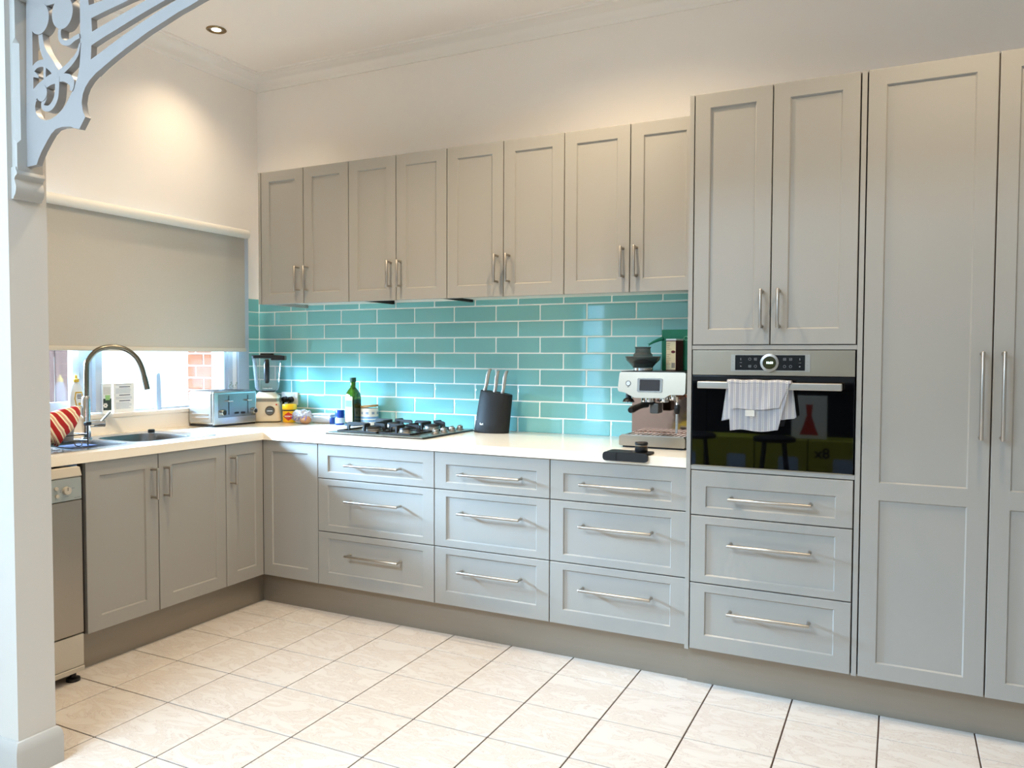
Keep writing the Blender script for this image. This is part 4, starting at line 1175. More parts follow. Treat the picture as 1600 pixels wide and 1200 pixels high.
# ------------------------------------------------------------------ toaster
ta = math.radians(-3)
ts = thing('toaster', 'wide four-slice steel toaster on the worktop in the window corner', 'toaster', (.244, -.600, CT + .0005), ta)
TW, TD, THt = .312, .212, .199                       # local: front face at x = 0 looking +x, length along +y, body towards -x
bm = new_bm(); box(bm, -TD, -.012, .0, TW, .010, THt, .016, 4); obj('body', bm, M['toaster'], ts, local=True)
bm = new_bm(); box(bm, -.016, .0, .002, TW - .002, .010, THt - .004, .006, 3); obj('front_plate', bm, M['toaster'], ts, local=True)
bm = new_bm(); box(bm, -.002, .0015, .032, TW - .012, .050, THt - .016, .001, 1); fp = obj('front_panel', bm, M['darksteel'], ts, local=True)
bm = new_bm(); box(bm, -TD + .012, -.010, .006, TW - .006, 0, .011); obj('base', bm, M['black'], ts, local=True)
for sy in (.105, .242):
    bm = new_bm(); box(bm, .0012, .0022, sy - .0026, sy + .0026, .066, .172); obj('lever_slot', bm, M['black'], ts, local=True)
    bm = new_bm(); box(bm, .0, .022, sy - .017, sy + .017, .138, .148, .004, 3); obj('lever', bm, M['chrome'], ts, local=True)
xf = lambda y, z: (lambda u, v, d: Vector((d, y + u, z + v)))
for sy in (.062, .285):
    bm = new_bm(); tube(bm, [(.0015, sy, .079), (.012, sy, .079), (.020, sy, .079)], [.0175, .0175, .0150], 28); kn = obj('knob', bm, M['chrome'], ts, local=True)
    bm = new_bm(); tube(bm, [(.0198, sy, .079), (.0215, sy, .079)], [.0115, .0105], 24); obj('knob_face', bm, M['matteblack'], kn, local=True)
for sy in (.160, .206):
    bm = new_bm(); prism(bm, rrect(-.015, .015, -.0055, .0055, .005, 4), xf(sy, .072), .0012, .0042); obj('button', bm, M['black'], ts, local=True)
yf = lambda x, z: (lambda u, v, d: Vector((x + u, .0005 - d, z + v)))
for z in (.043, .063):
    bm = new_bm(); box(bm, -.185, -.040, -.0015, .002, z, z + .010, .0012, 1); obj('side_rib', bm, M['chrome'], ts, local=True)
bm = new_bm(); prism(bm, rrect(-.026, .026, -.007, .007, .002, 2), yf(-.118, .139), -.001, .0012); obj('badge', bm, M['chrome'], ts, local=True)
for k, x in enumerate((-.178, -.133, -.085, -.040)):
    bm = new_bm(); box(bm, x - .011, x + .011, .03, TW - .03, THt - .0008, THt + .0008); obj('slot', bm, M['black'], ts, local=True)
for x in (-.19, -.025):
    for y in (.02, TW - .02):
        bm = new_bm(); cyl(bm, (x, y, -.0005), (x, y, .003), .012, None, 14); obj('foot', bm, M['black'], ts, local=True)

# ------------------------------------------------------------------ blender
ba = math.radians(36)
bl = thing('blender', 'cream blender with clear jug and black lid in the tiled corner', 'blender', (.212, -.150, CT + .0005), ba)
def loft(bm, secs, seg=6):
    rings = []
    for z, hw, hd, r in secs:
        rings.append([bm.verts.new((x, y, z)) for x, y in rrect(-hw, hw, -hd, hd, r, seg)])
    for a, b in zip(rings[:-1], rings[1:]):
        n = len(a)
        for i in range(n): bm.faces.new((a[i], a[(i + 1) % n], b[(i + 1) % n], b[i]))
    bm.faces.new(rings[0][::-1]); bm.faces.new(rings[-1])
bm = new_bm(); loft(bm, [(.006, .084, .082, .03), (.012, .087, .085, .03), (.040, .085, .083, .03), (.118, .076, .074, .028), (.124, .0755, .0735, .028)]); obj('base', bm, M['cream'], bl, local=True)
bm = new_bm(); loft(bm, [(.124, .0765, .0745, .028), (.144, .0745, .0725, .028)]); obj('trim_band', bm, M['steel'], bl, local=True)
bm = new_bm(); loft(bm, [(.144, .0745, .0725, .028), (.150, .072, .070, .028), (.172, .056, .054, .03), (.180, .050, .048, .03)]); obj('shoulder', bm, M['cream'], bl, local=True)
bm = new_bm(); loft(bm, [(.180, .046, .044, .03), (.188, .046, .044, .03)]); obj('jug_seat', bm, M['black'], bl, local=True)
bm = new_bm(); loft(bm, [(0, .078, .076, .03), (.006, .080, .078, .03)]); obj('foot_ring', bm, M['black'], bl, local=True)
bm = new_bm(); fz = lambda u, v, d: Vector((.024 + u, -.0800 - d + (v) * .12, .070 + v))
prism(bm, disc_poly(0, 0, .0285, 36), fz, -.008, .004); dr = obj('dial_surround', bm, M['darknickel'], bl, local=True)
bm = new_bm(); prism(bm, disc_poly(0, 0, .022, 36), fz, .004, .0075); obj('dial', bm, M['darksteel'], dr, local=True)
bm = new_bm(); box(bm, .008, .040, -.0905, -.0868, .0675, .0725, .001); obj('dial_grip', bm, M['chrome'], dr, local=True)
bm = new_bm(); prism(bm, disc_poly(.037, .036, .0045, 14), fz, -.006, .003); obj('indicator', bm, M['red'], bl, local=True)
bm = new_bm()
OUT = [(.190, .058, .056, .026), (.205, .066, .064, .026), (.385, .080, .078, .026)]
rings = [[bm.verts.new((x, y, z)) for x, y in rrect(-a, a, -b, b, r, 5)] for z, a, b, r in OUT]
for a, b in zip(rings[:-1], rings[1:]):
    n = len(a)
    for i in range(n): bm.faces.new((a[i], a[(i + 1) % n], b[(i + 1) % n], b[i]))
bm.faces.new(rings[0])
bmesh.ops.recalc_face_normals(bm, faces=bm.faces)
jug = obj('jug', bm, M['jugpane'], bl, local=True)
bm = new_bm(); 
for a in range(4): box(bm, *((-.028, .028, -.005, .005) if a % 2 else (-.005, .005, -.028, .028)), .198 + .004 * (a // 2), .201 + .004 * (a // 2))
obj('blade', bm, M['chrome'], jug, local=True)
bm = new_bm(); loft(bm, [(.384, .083, .081, .026), (.400, .084, .082, .026), (.404, .078, .076, .026)]); loft(bm, [(.404, .040, .038, .02), (.414, .038, .036, .02)]); box(bm, .030, .112, -.083, .020, .372, .400, .006); obj('lid', bm, M['black'], bl, local=True)
bm = new_bm(); tube(bm, [(.010, -.074, .368), (.010, -.098, .366), (.010, -.104, .345), (.010, -.103, .300), (.010, -.100, .258), (.010, -.092, .240)], [.013, .015, .017, .017, .0165, .012], 14); obj('jug_handle', bm, M['black'], bl, local=True)

# power point with two plugs
pp = thing('power_point', 'white double power point on the tiles behind the blender', 'power outlet', (.268, -.012, 1.05))
bm = new_bm(); box(bm, .203, .333, -.022, -.0105, 1.008, 1.088, .004, 3); obj('plate', bm, M['white'], pp)
bm = new_bm()
for x in (.232, .304): box(bm, x - .006, x + .006, -.0245, -.021, 1.066, 1.080, .0012, 1)
obj('switches', bm, M['white'], pp)
for k, (x, cord) in enumerate(((.243, [(.243, -.047, 1.034), (.246, -.052, 1.015), (.250, -.042, .97), (.254, -.034, .925), (.264, -.030, .9215)]), (.288, [(.288, -.047, 1.034), (.292, -.060, 1.012), (.296, -.050, .96), (.298, -.036, .9185)]))):
    bm = new_bm(); tube(bm, [(x, -.0225, 1.044), (x, -.046, 1.042), (x, -.052, 1.040)], [.0185, .0185, .012], 20); g = obj('plug_head', bm, M['black'])
    tag(g, ['black plug in the left socket, cord falling behind the blender', 'black plug in the right socket, above the yellow jar'][k], 'plug', 'plugs in the power point')
    bm = new_bm(); tube(bm, cord, .0042 if k else .007, 8); obj('cord', bm, M['black'], g)

# ------------------------------------------------------------------ jars and bottles by the hob
vj = thing('spread_jar', 'yellow-lidded jar with red diamond label in front of the power point', 'jar', (.372, -.135, CT + .0005))
VX, VY, VZ = .372, -.135, CT + .0005
bm = new_bm(); lathe(bm, [(.036, 0), (.041, .005), (.041, .062), (.040, .070), (0, .070)], (VX, VY, VZ), 40); vb = obj('jar_body', bm, M['yellow'], vj)
bm = new_bm(); lathe(bm, [(.040, .0695), (.0408, .0705), (.0408, .076), (.040, .077), (0, .077)], (VX, VY, VZ), 40); obj('dark_collar', bm, mat('dark_spread', (36, 18, 10), .3), vj)
bm = new_bm(); lathe(bm, [(.0415, .077), (.043, .079), (.043, .105), (.040, .110), (0, .110)], (VX, VY, VZ), 48); obj('lid', bm, M['yellow'], vj)
va = math.atan2(-3.63, 3.28) - .18
vf = lambda u, v, d: Vector((VX + (.0412 + d) * math.cos(va + u / .041), VY + (.0412 + d) * math.sin(va + u / .041), VZ + .038 + v))
def curved_plate(bm, hw, hh, fn, d, n=16):           # diamond label wrapped on the jar
    for k in range(n):
        a, b = -1 + 2 * k / n, -1 + 2 * (k + 1) / n
        ha, hb = hh * (1 - abs(a) * .999), hh * (1 - abs(b) * .999)
        bm.faces.new([bm.verts.new(fn(*p, d)) for p in ((a * hw, -ha), (b * hw, -hb), (b * hw, hb), (a * hw, ha))])
bm = new_bm(); curved_plate(bm, .036, .026, vf, .0003); obj('diamond_label', bm, M['red'], vb, normals=False)
bm = new_bm(); text_mesh(bm, 'VEGEMITE', .0115, lambda u, v, d: vf(u, v, .0006 + d * .2), bold=True); obj('lettering', bm, M['labelwhite'], vb)

bg = thing('bread_bag', 'crinkled clear bag of bread lying beside the yellow jar', 'bag', (.52, -.15, CT + .001))
bm = new_bm(); bmesh.ops.create_icosphere(bm, subdivisions=4, radius=1.0); rnd = random.Random(11)
from mathutils import noise
for v in bm.verts:
    c_ = v.co.copy(); k = 1 + .22 * noise.noise(c_ * 3.1) + .10 * noise.noise(c_ * 8.0) + .05 * abs(noise.noise(c_ * 17.0))
    v.co = Vector((.50 + c_.x * .068 * k, -.165 + c_.y * .045 * k, CT + max(.001, .040 + c_.z * .042 * k)))
obj('wrap', bm, M['wrap'], bg, smooth=25)
bm = new_bm(); bmesh.ops.create_icosphere(bm, subdivisions=3, radius=1.0)
for v in bm.verts:
    c_ = v.co.copy(); v.co = Vector((.540 + c_.x * .036, -.186 + c_.y * .028, CT + .003 + max(0, .022 + c_.z * .024 * (1 + .2 * noise.noise(c_ * 4)))))
obj('bread', bm, M['bread'], bg)
bm = new_bm()
for k in range(5):
    a = k * .5; p = [Vector((.455 + .025 * k + .004 * q, -.212 + .004 * math.sin(q), CT + .022 + .011 * q + .004 * math.cos(k * 2 + q))) for q in range(4)]
    tube(bm, p, [.0012, .003, .003, .0012], 6)
obj('bag_print', bm, mat('purple_bag_print', (110, 100, 180), .5), bg)
cb = thing('clear_tub', 'low clear plastic tub against the tiles behind the bread bag', 'container', (.585, -.060, CT + .0005))
bm = new_bm(); box(bm, .510, .650, -.098, -.022, CT + .001, CT + .048, .010, 3); obj('tub', bm, M['clearbox'], cb)
bm = new_bm(); box(bm, .506, .654, -.102, -.018, CT + .048, CT + .056, .003, 2); obj('lid', bm, M['white'], cb)
bm = new_bm(); lathe(bm, [(.016, 0), (.017, .004), (.017, .034), (.015, .038), (0, .038)], (.672, -.105, CT + .0005), 24); tag(obj('small_pot', bm, mat('deep_blue_plastic', (16, 50, 110), .35)), 'tiny deep blue pot to the left of the blue-lidded jar', 'pot')
bj = thing('vapour_jar', 'small round jar with bright blue lid beside the oil bottle', 'jar', (.742, -.125, CT + .0005))
BJ = (.742, -.125, CT + .0005)
bm = new_bm(); lathe(bm, [(.024, 0), (.026, .003), (.026, .045), (.023, .050), (0, .050)], BJ, 32); jb = obj('jar_body', bm, M['blue'], bj)
bm = new_bm(); lathe(bm, [(.0262, .010), (.0266, .011), (.0266, .040), (.0262, .041)], BJ, 32, cap=False); obj('label', bm, M['bluelabel'], jb)
bm = new_bm(); lathe(bm, [(.0265, .050), (.0275, .052), (.0275, .082), (.025, .086), (0, .086)], BJ, 32); obj('lid', bm, M['blue'], bj)

ob = thing('oil_bottle', 'tall square green olive oil bottle with cream label', 'bottle', (.838, -.125, CT + .0005), -.09)
def sq(bm, secs, seg=4): loft(bm, secs, seg)
bm = new_bm(); sq(bm, [(0, .033, .033, .008), (.003, .0345, .0345, .009), (.165, .0345, .0345, .009), (.185, .033, .033, .014), (.205, .024, .024, .014), (.220, .0155, .0155, .0150), (.255, .0150, .0150, .0145)]); obj('bottle_body', bm, M['oilglass'], ob, local=True)
bm = new_bm(); sq(bm, [(.0005, .0352, .0352, .0092), (.150, .0352, .0352, .0092)]); obj('oil', bm, M['oildark'], ob, local=True)
bm = new_bm(); lathe(bm, [(.0175, .252), (.0180, .254), (.0180, .274), (.0165, .2755), (0, .2755)], (0, 0, 0), 28); obj('cap', bm, M['oilcap'], ob, local=True)
of = lambda u, v, d: Vector((u, -.0354 - d, v))
bm = new_bm(); prism(bm, rrect(-.027, .027, .020, .168, .004, 3), of, 0, .0006); lb = obj('label', bm, M['labelcream'], ob, local=True)
bm = new_bm(); prism(bm, rrect(-.024, .024, .108, .145, .003, 2), of, .0006, .0010); obj('green_print', bm, M['labelgreen'], lb, local=True)
bm = new_bm(); prism(bm, rrect(-.026, -.018, .025, .096, .002, 2), of, .0006, .0010); obj('red_print', bm, mat('label_salmon', (206, 110, 100), .6), lb, local=True)
bm = new_bm(); prism(bm, [(-.012, .040), (.014, .040), (.018, .062), (.008, .080), (.006, .094), (-.004, .094), (-.006, .080), (-.016, .064)], of, .0006, .0010); obj('figure_print', bm, mat('label_grey', (150, 140, 132), .6, vary=(60, .3)), lb, local=True)
bm = new_bm(); sq(bm, [(.0008, .0356, .0356, .0092), (.012, .0356, .0356, .0092)]); obj('foot_band', bm, mat('blue_green_glass', (30, 66, 84), .1, coat=.5), ob, local=True)

cn = thing('ceramic_canister', 'white canister with blue bands and tilted bamboo lid', 'canister', (.915, -.072, CT + .0005))
CN = (.915, -.072, CT + .0005)
bm = new_bm(); lathe(bm, [(.048, 0), (.051, .004), (.051, .098), (.0485, .100), (0, .100)], CN, 48); cbd = obj('canister_body', bm, M['ceramic'], cn)
for z0, z1, m_ in ((.022, .034, 'ceramicblue'), (.040, .052, 'ceramicblue')):
    bm = new_bm(); lathe(bm, [(.0512, z0), (.0514, z0 + .001), (.0514, z1 - .001), (.0512, z1)], CN, 48, cap=False); obj('painted_band', bm, M[m_], cbd)
for k in range(9):
    bm = new_bm(); a0 = k * 2 * PI / 9
    for q in range(3):
        a, b = a0 + q * .11, a0 + (q + 1) * .11
        bm.faces.new([bm.verts.new((CN[0] + .0514 * math.cos(t), CN[1] + .0514 * math.sin(t), CN[2] + z)) for t, z in ((a, .066), (b, .066), (b, .080), (a, .080))])
    obj('painted_square', bm, M['ceramicgrey'], cbd, normals=False)
bm = new_bm(); lathe(bm, [(.049, 0), (.0515, .003), (.0515, .010), (.049, .013), (0, .013)], (0, 0, 0), 44)
bmesh.ops.transform(bm, matrix=Matrix.Translation((CN[0], CN[1], CN[2] + .1045)) @ Matrix.Rotation(math.radians(-5), 4, 'Y'), verts=bm.verts); obj('lid', bm, M['wood'], cn)

# ------------------------------------------------------------------ gas hob
hb = thing('gas_hob', 'steel four-burner gas hob with black cast-iron trivets and side knobs', 'cooktop', (1.312, -.33, CT))
bm = new_bm(); box(bm, 1.012, 1.612, -.580, -.075, CT + .0002, CT + .005, .002, 1); obj('edge_frame', bm, M['black'], hb)
bm = new_bm(); box(bm, 1.008, 1.604, -.584, -.079, CT + .005, CT + .009, .0018, 2); obj('hob_plate', bm, M['steel'], hb)
HZ = CT + .009
burn = [(1.205, -.440, .052), (1.405, -.430, .030), (1.415, -.190, .042), (1.165, -.190, .040)]
for x, y, r in burn:
    bm = new_bm(); lathe(bm, [(r + .012, 0), (r + .008, .004), (r, .006), (r, .018), (r - .004, .020), (0, .020)], (x, y, HZ), 36); u = obj('burner', bm, M['nickel'], hb)
    bm = new_bm(); lathe(bm, [(r * .95, .020), (r * .97, .023), (r * .9, .028), (0, .029)], (x, y, HZ), 36); obj('burner_cap', bm, M['castiron'], u)
def trivet(x0, x1, y0, y1, centres):
    bm = new_bm(); w = .005; zt = .968
    for a, b, c, d in ((x0, x1, y0, y0 + .009), (x0, x1, y1 - .009, y1), (x0, x0 + .009, y0, y1), (x1 - .009, x1, y0, y1)):
        box(bm, a, b, c, d, HZ + .0005, HZ + .008, .0015, 1)
    ym = (y0 + y1) / 2
    box(bm, x0, x1, ym - .005, ym + .005, HZ + .0005, HZ + .008, .0015, 1)
    for cx, cy, r in centres:
        ya, yb = (y0, ym) if cy < ym else (ym, y1)
        for ex, ey, hor in ((x0 + .004, cy, 1), (x1 - .004, cy, 1), (cx, ya + .004, 0), (cx, yb - .004, 0)):
            d = Vector((cx - ex, cy - ey)).normalized(); n_ = Vector((-d.y, d.x))
            L = max((Vector((cx - ex, cy - ey))).length - r * .45, .03)
            pr = [(0, HZ + .001), (.014, HZ + .001), (.018, zt - .018), (L, zt - .014), (L, zt), (.012, zt), (.002, zt - .006)]
            fn = lambda u, v, q, ex=ex, ey=ey, d=d, n_=n_: Vector((ex + d.x * u + n_.x * q, ey + d.y * u + n_.y * q, v))
            prism(bm, pr, fn, -w, w)
    return obj('trivet', bm, M['castiron'], hb)
trivet(1.040, 1.292, -.520, -.095, [burn[0], burn[3]])
trivet(1.300, 1.498, -.520, -.095, [burn[1], burn[2]])
for y in (-.378, -.298, -.216, -.132):
    bm = new_bm(); lathe(bm, [(.021, 0), (.021, .004), (.0175, .006), (.0165, .019), (.0155, .021), (0, .021)], (1.552, y, HZ), 30); kn = obj('knob', bm, M['nickel'], hb)
    bm = new_bm(); box(bm, 1.5495, 1.5545, y - .016, y + .016, HZ + .0205, HZ + .027, .0015, 1); obj('knob_grip', bm, M['nickel'], kn)

# ------------------------------------------------------------------ knife block
kb_ = thing('knife_block', 'black oval knife block leaning beside the hob against the tiles', 'knife block', (1.737, -.115, CT + .0005))
bm = new_bm(); nseg = 48; rings = []
for t in (0, .015, .25, .5, .75, .97, 1.0):
    ax_, ay_ = .1000 - .009 * t, .058 - .006 * t
    if t in (0, 1.0): ax_ -= .002; ay_ -= .002
    cx = 1.7335 + .030 * t
    row = []
    for i in range(nseg):
        a = 2 * PI * i / nseg; u = math.cos(a)
        row.append(bm.verts.new((cx + ax_ * u, -.115 + ay_ * math.sin(a), CT + .0005 + t * (.212 - .012 * u))))
    rings.append(row)
for a, b in zip(rings[:-1], rings[1:]):
    for i in range(nseg): bm.faces.new((a[i], a[(i + 1) % nseg], b[(i + 1) % nseg], b[i]))
bm.faces.new(rings[0][::-1]); bm.faces.new(rings[-1]); obj('block_body', bm, M['matteblack'], kb_)
bm = new_bm(); text_mesh(bm, 'furi', .017, lambda u, v, d: Vector((1.703 + u, -.115 - .0575 * math.sqrt(1 - ((1.703 + u - 1.741) / .097) ** 2) - .001 - d, .9615 + v)), bold=True); obj('logo', bm, M['labelwhite'], kb_)
kn_l = ['leftmost steel-handled knife in the black block, tallest', 'middle steel-handled knife in the black block', 'rightmost steel-handled knife in the black block']
for k, (x0, z0, x1, z1) in enumerate(((1.692, 1.1255, 1.722, 1.252), (1.752, 1.1185, 1.771, 1.243), (1.797, 1.113, 1.820, 1.242))):
    kn = thing('kitchen_knife', kn_l[k], 'knife', (x0, -.118, z0), group='knives in the black block')
    bm = new_bm(); secs = []
    A, Bv = Vector((x0, -.118, z0)), Vector((x1, -.118, z1)); d = (Bv - A).normalized(); n_ = Vector((d.z, 0, -d.x))
    for t, hw, off in ((0, .0115, 0), (.10, .0105, .001), (.22, .0085, .003), (.45, .0105, .002), (.70, .0110, 0), (.88, .0095, .002), (.97, .0085, .006), (1.0, .004, .008)):
        c_ = A + (Bv - A) * t + n_ * off
        secs.append([c_ + n_ * (hw * math.cos(a)) + Vector((0, .0085 * math.sin(a), 0)) for a in [2 * PI * i / 14 for i in range(14)]])
    vr = [[bm.verts.new(p) for p in s] for s in secs]
    for a, b in zip(vr[:-1], vr[1:]):
        for i in range(14): bm.faces.new((a[i], a[(i + 1) % 14], b[(i + 1) % 14], b[i]))
    bm.faces.new(vr[0]); bm.faces.new(vr[-1]); obj('knife_handle', bm, M['nickel'], kn, smooth=60)
    bm = new_bm(); box(bm, x0 - .009, x0 + .009, -.1200, -.1160, z0 - .010, z0 + .001); obj('blade', bm, M['chrome'], kn)

# ------------------------------------------------------------------ coffee machine
cm = thing('coffee_machine', 'brushed steel espresso machine with touch screen beside the oven unit', 'coffee machine', (2.69, -.27, CT + .0005))
bm = new_bm()
prism(bm, [(2.542, .9225), (2.838, .9225), (2.838, .9640), (2.832, .9680), (2.548, .9680), (2.542, .9640)], XZ, -.430, -.10); bmesh.ops.bevel(bm, geom=[e for e in bm.edges if abs(e.verts[0].co.x - e.verts[1].co.x) < 1e-5 and abs(e.verts[0].co.z - e.verts[1].co.z) < 1e-5], offset=.003, segments=2, affect='EDGES')
base = obj('base', bm, M['steel'], cm)
bm = new_bm(); box(bm, 2.556, 2.826, -.418, -.12, .9145, .9230); obj('feet', bm, M['black'], base)
bm = new_bm()
for k in range(13): box(bm, 2.562 + k * .0215, 2.572 + k * .0215, -.420, -.285, .9680, .9715)
box(bm, 2.552, 2.832, -.425, -.419, .9680, .9720); obj('drip_grate', bm, M['nickel'], base)
bm = new_bm(); box(bm, 2.548, 2.838, -.262, -.10, .968, 1.150); obj('splash_panel', bm, M['splashtint'], cm)
bm = new_bm()
hp = [(2.548, 1.249), (2.541, 1.242), (2.536, 1.172), (2.541, 1.163), (2.570, 1.158), (2.600, 1.143), (2.614, 1.136), (2.748, 1.137), (2.771, 1.152), (2.830, 1.153), (2.838, 1.160), (2.838, 1.243), (2.832, 1.249)]
prism(bm, hp, lambda u, v, d: Vector((u, d + (.014 * (v - 1.136) / .113 if d < -.3 else 0), v)), -.440, -.10)
head = obj('head', bm, M['steel'], cm)
bm = new_bm(); box(bm, 2.546, 2.834, -.418, -.105, 1.249, 1.2525, .001); obj('cup_tray', bm, M['black'], head)
hf = lambda u, v, d: Vector((u, -.4405 + .014 * (v - 1.136) / .113 - d, v))
bm = new_bm(); prism(bm, rrect(2.626, 2.738, 1.162, 1.2225, .006, 4), hf, -.002, .0030); fr_ = obj('screen_frame', bm, M['chrome'], head)
bm = new_bm(); prism(bm, rrect(2.637, 2.7275, 1.168, 1.2165, .003, 3), hf, .003, .0042); obj('screen', bm, M['screen'], fr_)
bm = new_bm(); holed_plate(bm, disc_poly(2.584, 1.199, .0118, 30), [disc_poly(2.584, 1.199, .0095, 30)], hf, -.001, .0014); obj('button_ring', bm, M['black'], head)
bm = new_bm(); prism(bm, disc_poly(2.584, 1.199, .0092, 24), hf, -.001, .0018); obj('button', bm, M['nickel'], head)
bm = new_bm(); prism(bm, rrect(2.579, 2.590, 1.1825, 1.1845, .0005, 1), hf, .0001, .0006); obj('button_print', bm, M['black'], head)
bm = new_bm(); lathe(bm, [(.026, 0), (.022, .010), (.013, .016), (.012, .036), (0, .036)], (2.578, -.408, 1.118), 26); gr = obj('grinder_outlet', bm, M['black'], head)
bm = new_bm(); lathe(bm, [(.0265, 0), (.0265, .003), (.024, .0035), (0, .0035)], (2.578, -.408, 1.1145), 26); obj('outlet_rim', bm, M['chrome'], gr)
bm = new_bm(); lathe(bm, [(.030, 0), (.031, .003), (.031, .026), (0, .026)], (2.662, -.385, 1.116), 32); gh = obj('group_head', bm, M['chrome'], head)
bm = new_bm(); tube(bm, [(2.662, -.385, 1.106), (2.662, -.385, 1.116)], [.032, .032], 28); tube(bm, [(2.662, -.410, 1.106), (2.650, -.440, 1.104), (2.640, -.475, 1.098), (2.630, -.520, 1.090), (2.627, -.535, 1.087)], [.014, .013, .013, .016, .012], 16); obj('portafilter', bm, M['black'], gh)
bm = new_bm(); box(bm, 2.672, 2.712, -.40, -.33, 1.066, 1.112, .006); obj('spout_guard', bm, mat('grey_spout_guard', (84, 84, 82), .4), gh)
bm = new_bm(); lathe(bm, [(.020, 0), (.021, .002), (.021, .022), (0, .022)], (2.735, -.395, 1.118), 28); obj('hot_water_outlet', bm, M['chrome'], head)
bm = new_bm(); lathe(bm, [(.018, 0), (.019, .002), (.019, .024), (0, .024)], (2.776, -.395, 1.128), 28); obj('steam_collar', bm, M['chrome'], head)
bm = new_bm(); tube(bm, [(2.795, -.400, 1.150), (2.806, -.445, 1.140), (2.809, -.452, 1.120)], .006, 12); tube(bm, [(2.809, -.452, 1.120), (2.8085, -.455, 1.085), (2.808, -.458, .990)], [.0058, .0062, .005], 12); st = obj('steam_wand', bm, M['chrome'], cm)
bm = new_bm(); tube(bm, [(2.809, -.453, 1.112), (2.809, -.4535, 1.104), (2.8087, -.4545, 1.078), (2.8086, -.4547, 1.072)], [.009, .0125, .0115, .008], 16); obj('wand_grip', bm, M['black'], st)
HX, HY, HZ2 = 2.6000, -.270, 1.2528
bm = new_bm(); lathe(bm, [(.040, 0), (.044, .004), (.046, .016), (.058, .030), (.076, .048), (.079, .062), (.0755, .062), (.073, .050), (.056, .034), (.043, .020), (0, .018)], (HX, HY, HZ2), 44); hop = obj('hopper', bm, M['hopper'], cm)
bm = new_bm(); lathe(bm, [(.050, .0355), (.046, .040), (.020, .050), (0, .052)], (HX, HY, HZ2), 28); lathe(bm, [(.050, .0355), (0, .030)], (HX, HY, HZ2), 28); obj('beans', bm, M['beans'], hop)
bm = new_bm(); lathe(bm, [(.041, .0005), (.0465, .001), (.0465, .012), (.042, .013)], (HX, HY, HZ2), 40, cap=False); obj('hopper_collar', bm, M['chrome'], hop)
bm = new_bm(); lathe(bm, [(.080, .060), (.0805, .063), (.079, .0655), (.044, .067), (.044, .074), (.036, .082), (.034, .100), (.037, .104), (.037, .108), (.030, .109), (.028, .101), (0, .100)], (HX, HY, HZ2), 44); obj('hopper_lid', bm, mat('smoky_lid', (130, 130, 126), .08, trans=.75, ior=1.3), hop)

ck = thing('cocoa_carton', 'maroon carton with cream nutrition panel and white lid on the coffee machine', 'carton', (2.716, -.215, 1.2530), -.27)
bm = new_bm(); box(bm, -.026, .026, .0, .066, 0, .138, .0012, 1); cbx = obj('carton_body', bm, M['cocoa'], ck, local=True)
bm = new_bm(); box(bm, -.0268, .0268, -.0008, .0668, .138, .146, .001, 1); obj('lid', bm, M['white'], ck, local=True)
cf = lambda u, v, d: Vector((u, -.0002 - d, v))
bm = new_bm(); prism(bm, rrect(-.0245, .0245, .004, .134, .001, 1), cf, 0, .0005); pn = obj('cream_panel', bm, mat('cream_print', (232, 214, 172), .6), cbx, local=True)
bm = new_bm()
for k in range(7): prism(bm, [(.004 + k * .0026, .012), (.0052 + k * .0026 + .0006 * (k % 2), .012), (.0052 + k * .0026 + .0006 * (k % 2), .036), (.004 + k * .0026, .036)], cf, .0005, .0008)
obj('barcode', bm, mat('barcode_black', (40, 40, 46), .6), pn, local=True) if False else obj('barcode', bm, M['darkprint'], cbx, local=True)
bm = new_bm(); prism(bm, [(.012 + .011 * math.cos(a) , .086 + .0065 * math.sin(a)) for a in [2 * PI * i / 18 for i in range(18)]], cf, .0005, .0009); obj('maroon_oval', bm, M['cocoa'], cbx, local=True)
bm = new_bm(); rnd = random.Random(9)
for k in range(12):
    z = .124 - k * .0085
    if not .076 < z < .096: prism(bm, [(-.022, z), (-.022 + .012 + .02 * rnd.random(), z), (-.012 + .01 * rnd.random(), z + .0016), (-.022, z + .0016)], cf, .0005, .0008)
obj('print_lines', bm, mat('brown_print', (120, 84, 60), .6), cbx, local=True)
gb = thing('green_box', 'flat emerald green box with strap standing behind the carton on the coffee machine', 'box', (2.75, -.125, 1.2530))
bm = new_bm(); box(bm, 2.652, 2.880, -.142, -.108, 1.2530, 1.4435, .002, 1); obj('box_body', bm, M['green'], gb)
bm = new_bm(); tube(bm, [(2.660, -.146, 1.402), (2.640, -.149, 1.396), (2.615, -.150, 1.386), (2.594, -.150, 1.374)], [.009, .008, .006, .004], 10)
tube(bm, [(2.596, -.150, 1.375), (2.588, -.150, 1.378)], [.003, .0015], 6); tube(bm, [(2.596, -.150, 1.375), (2.592, -.150, 1.366)], [.003, .0015], 6); obj('strap', bm, M['green'], gb)
bm = new_bm(); tube(bm, [(2.768 + .010 * math.cos(a), -.1445, 1.402 + .009 * math.sin(a)) for a in [2 * PI * i / 16 for i in range(16)]], .0018, 6, closed=True); obj('eyelet', bm, mat('pale_green_print', (120, 200, 160), .5), gb)

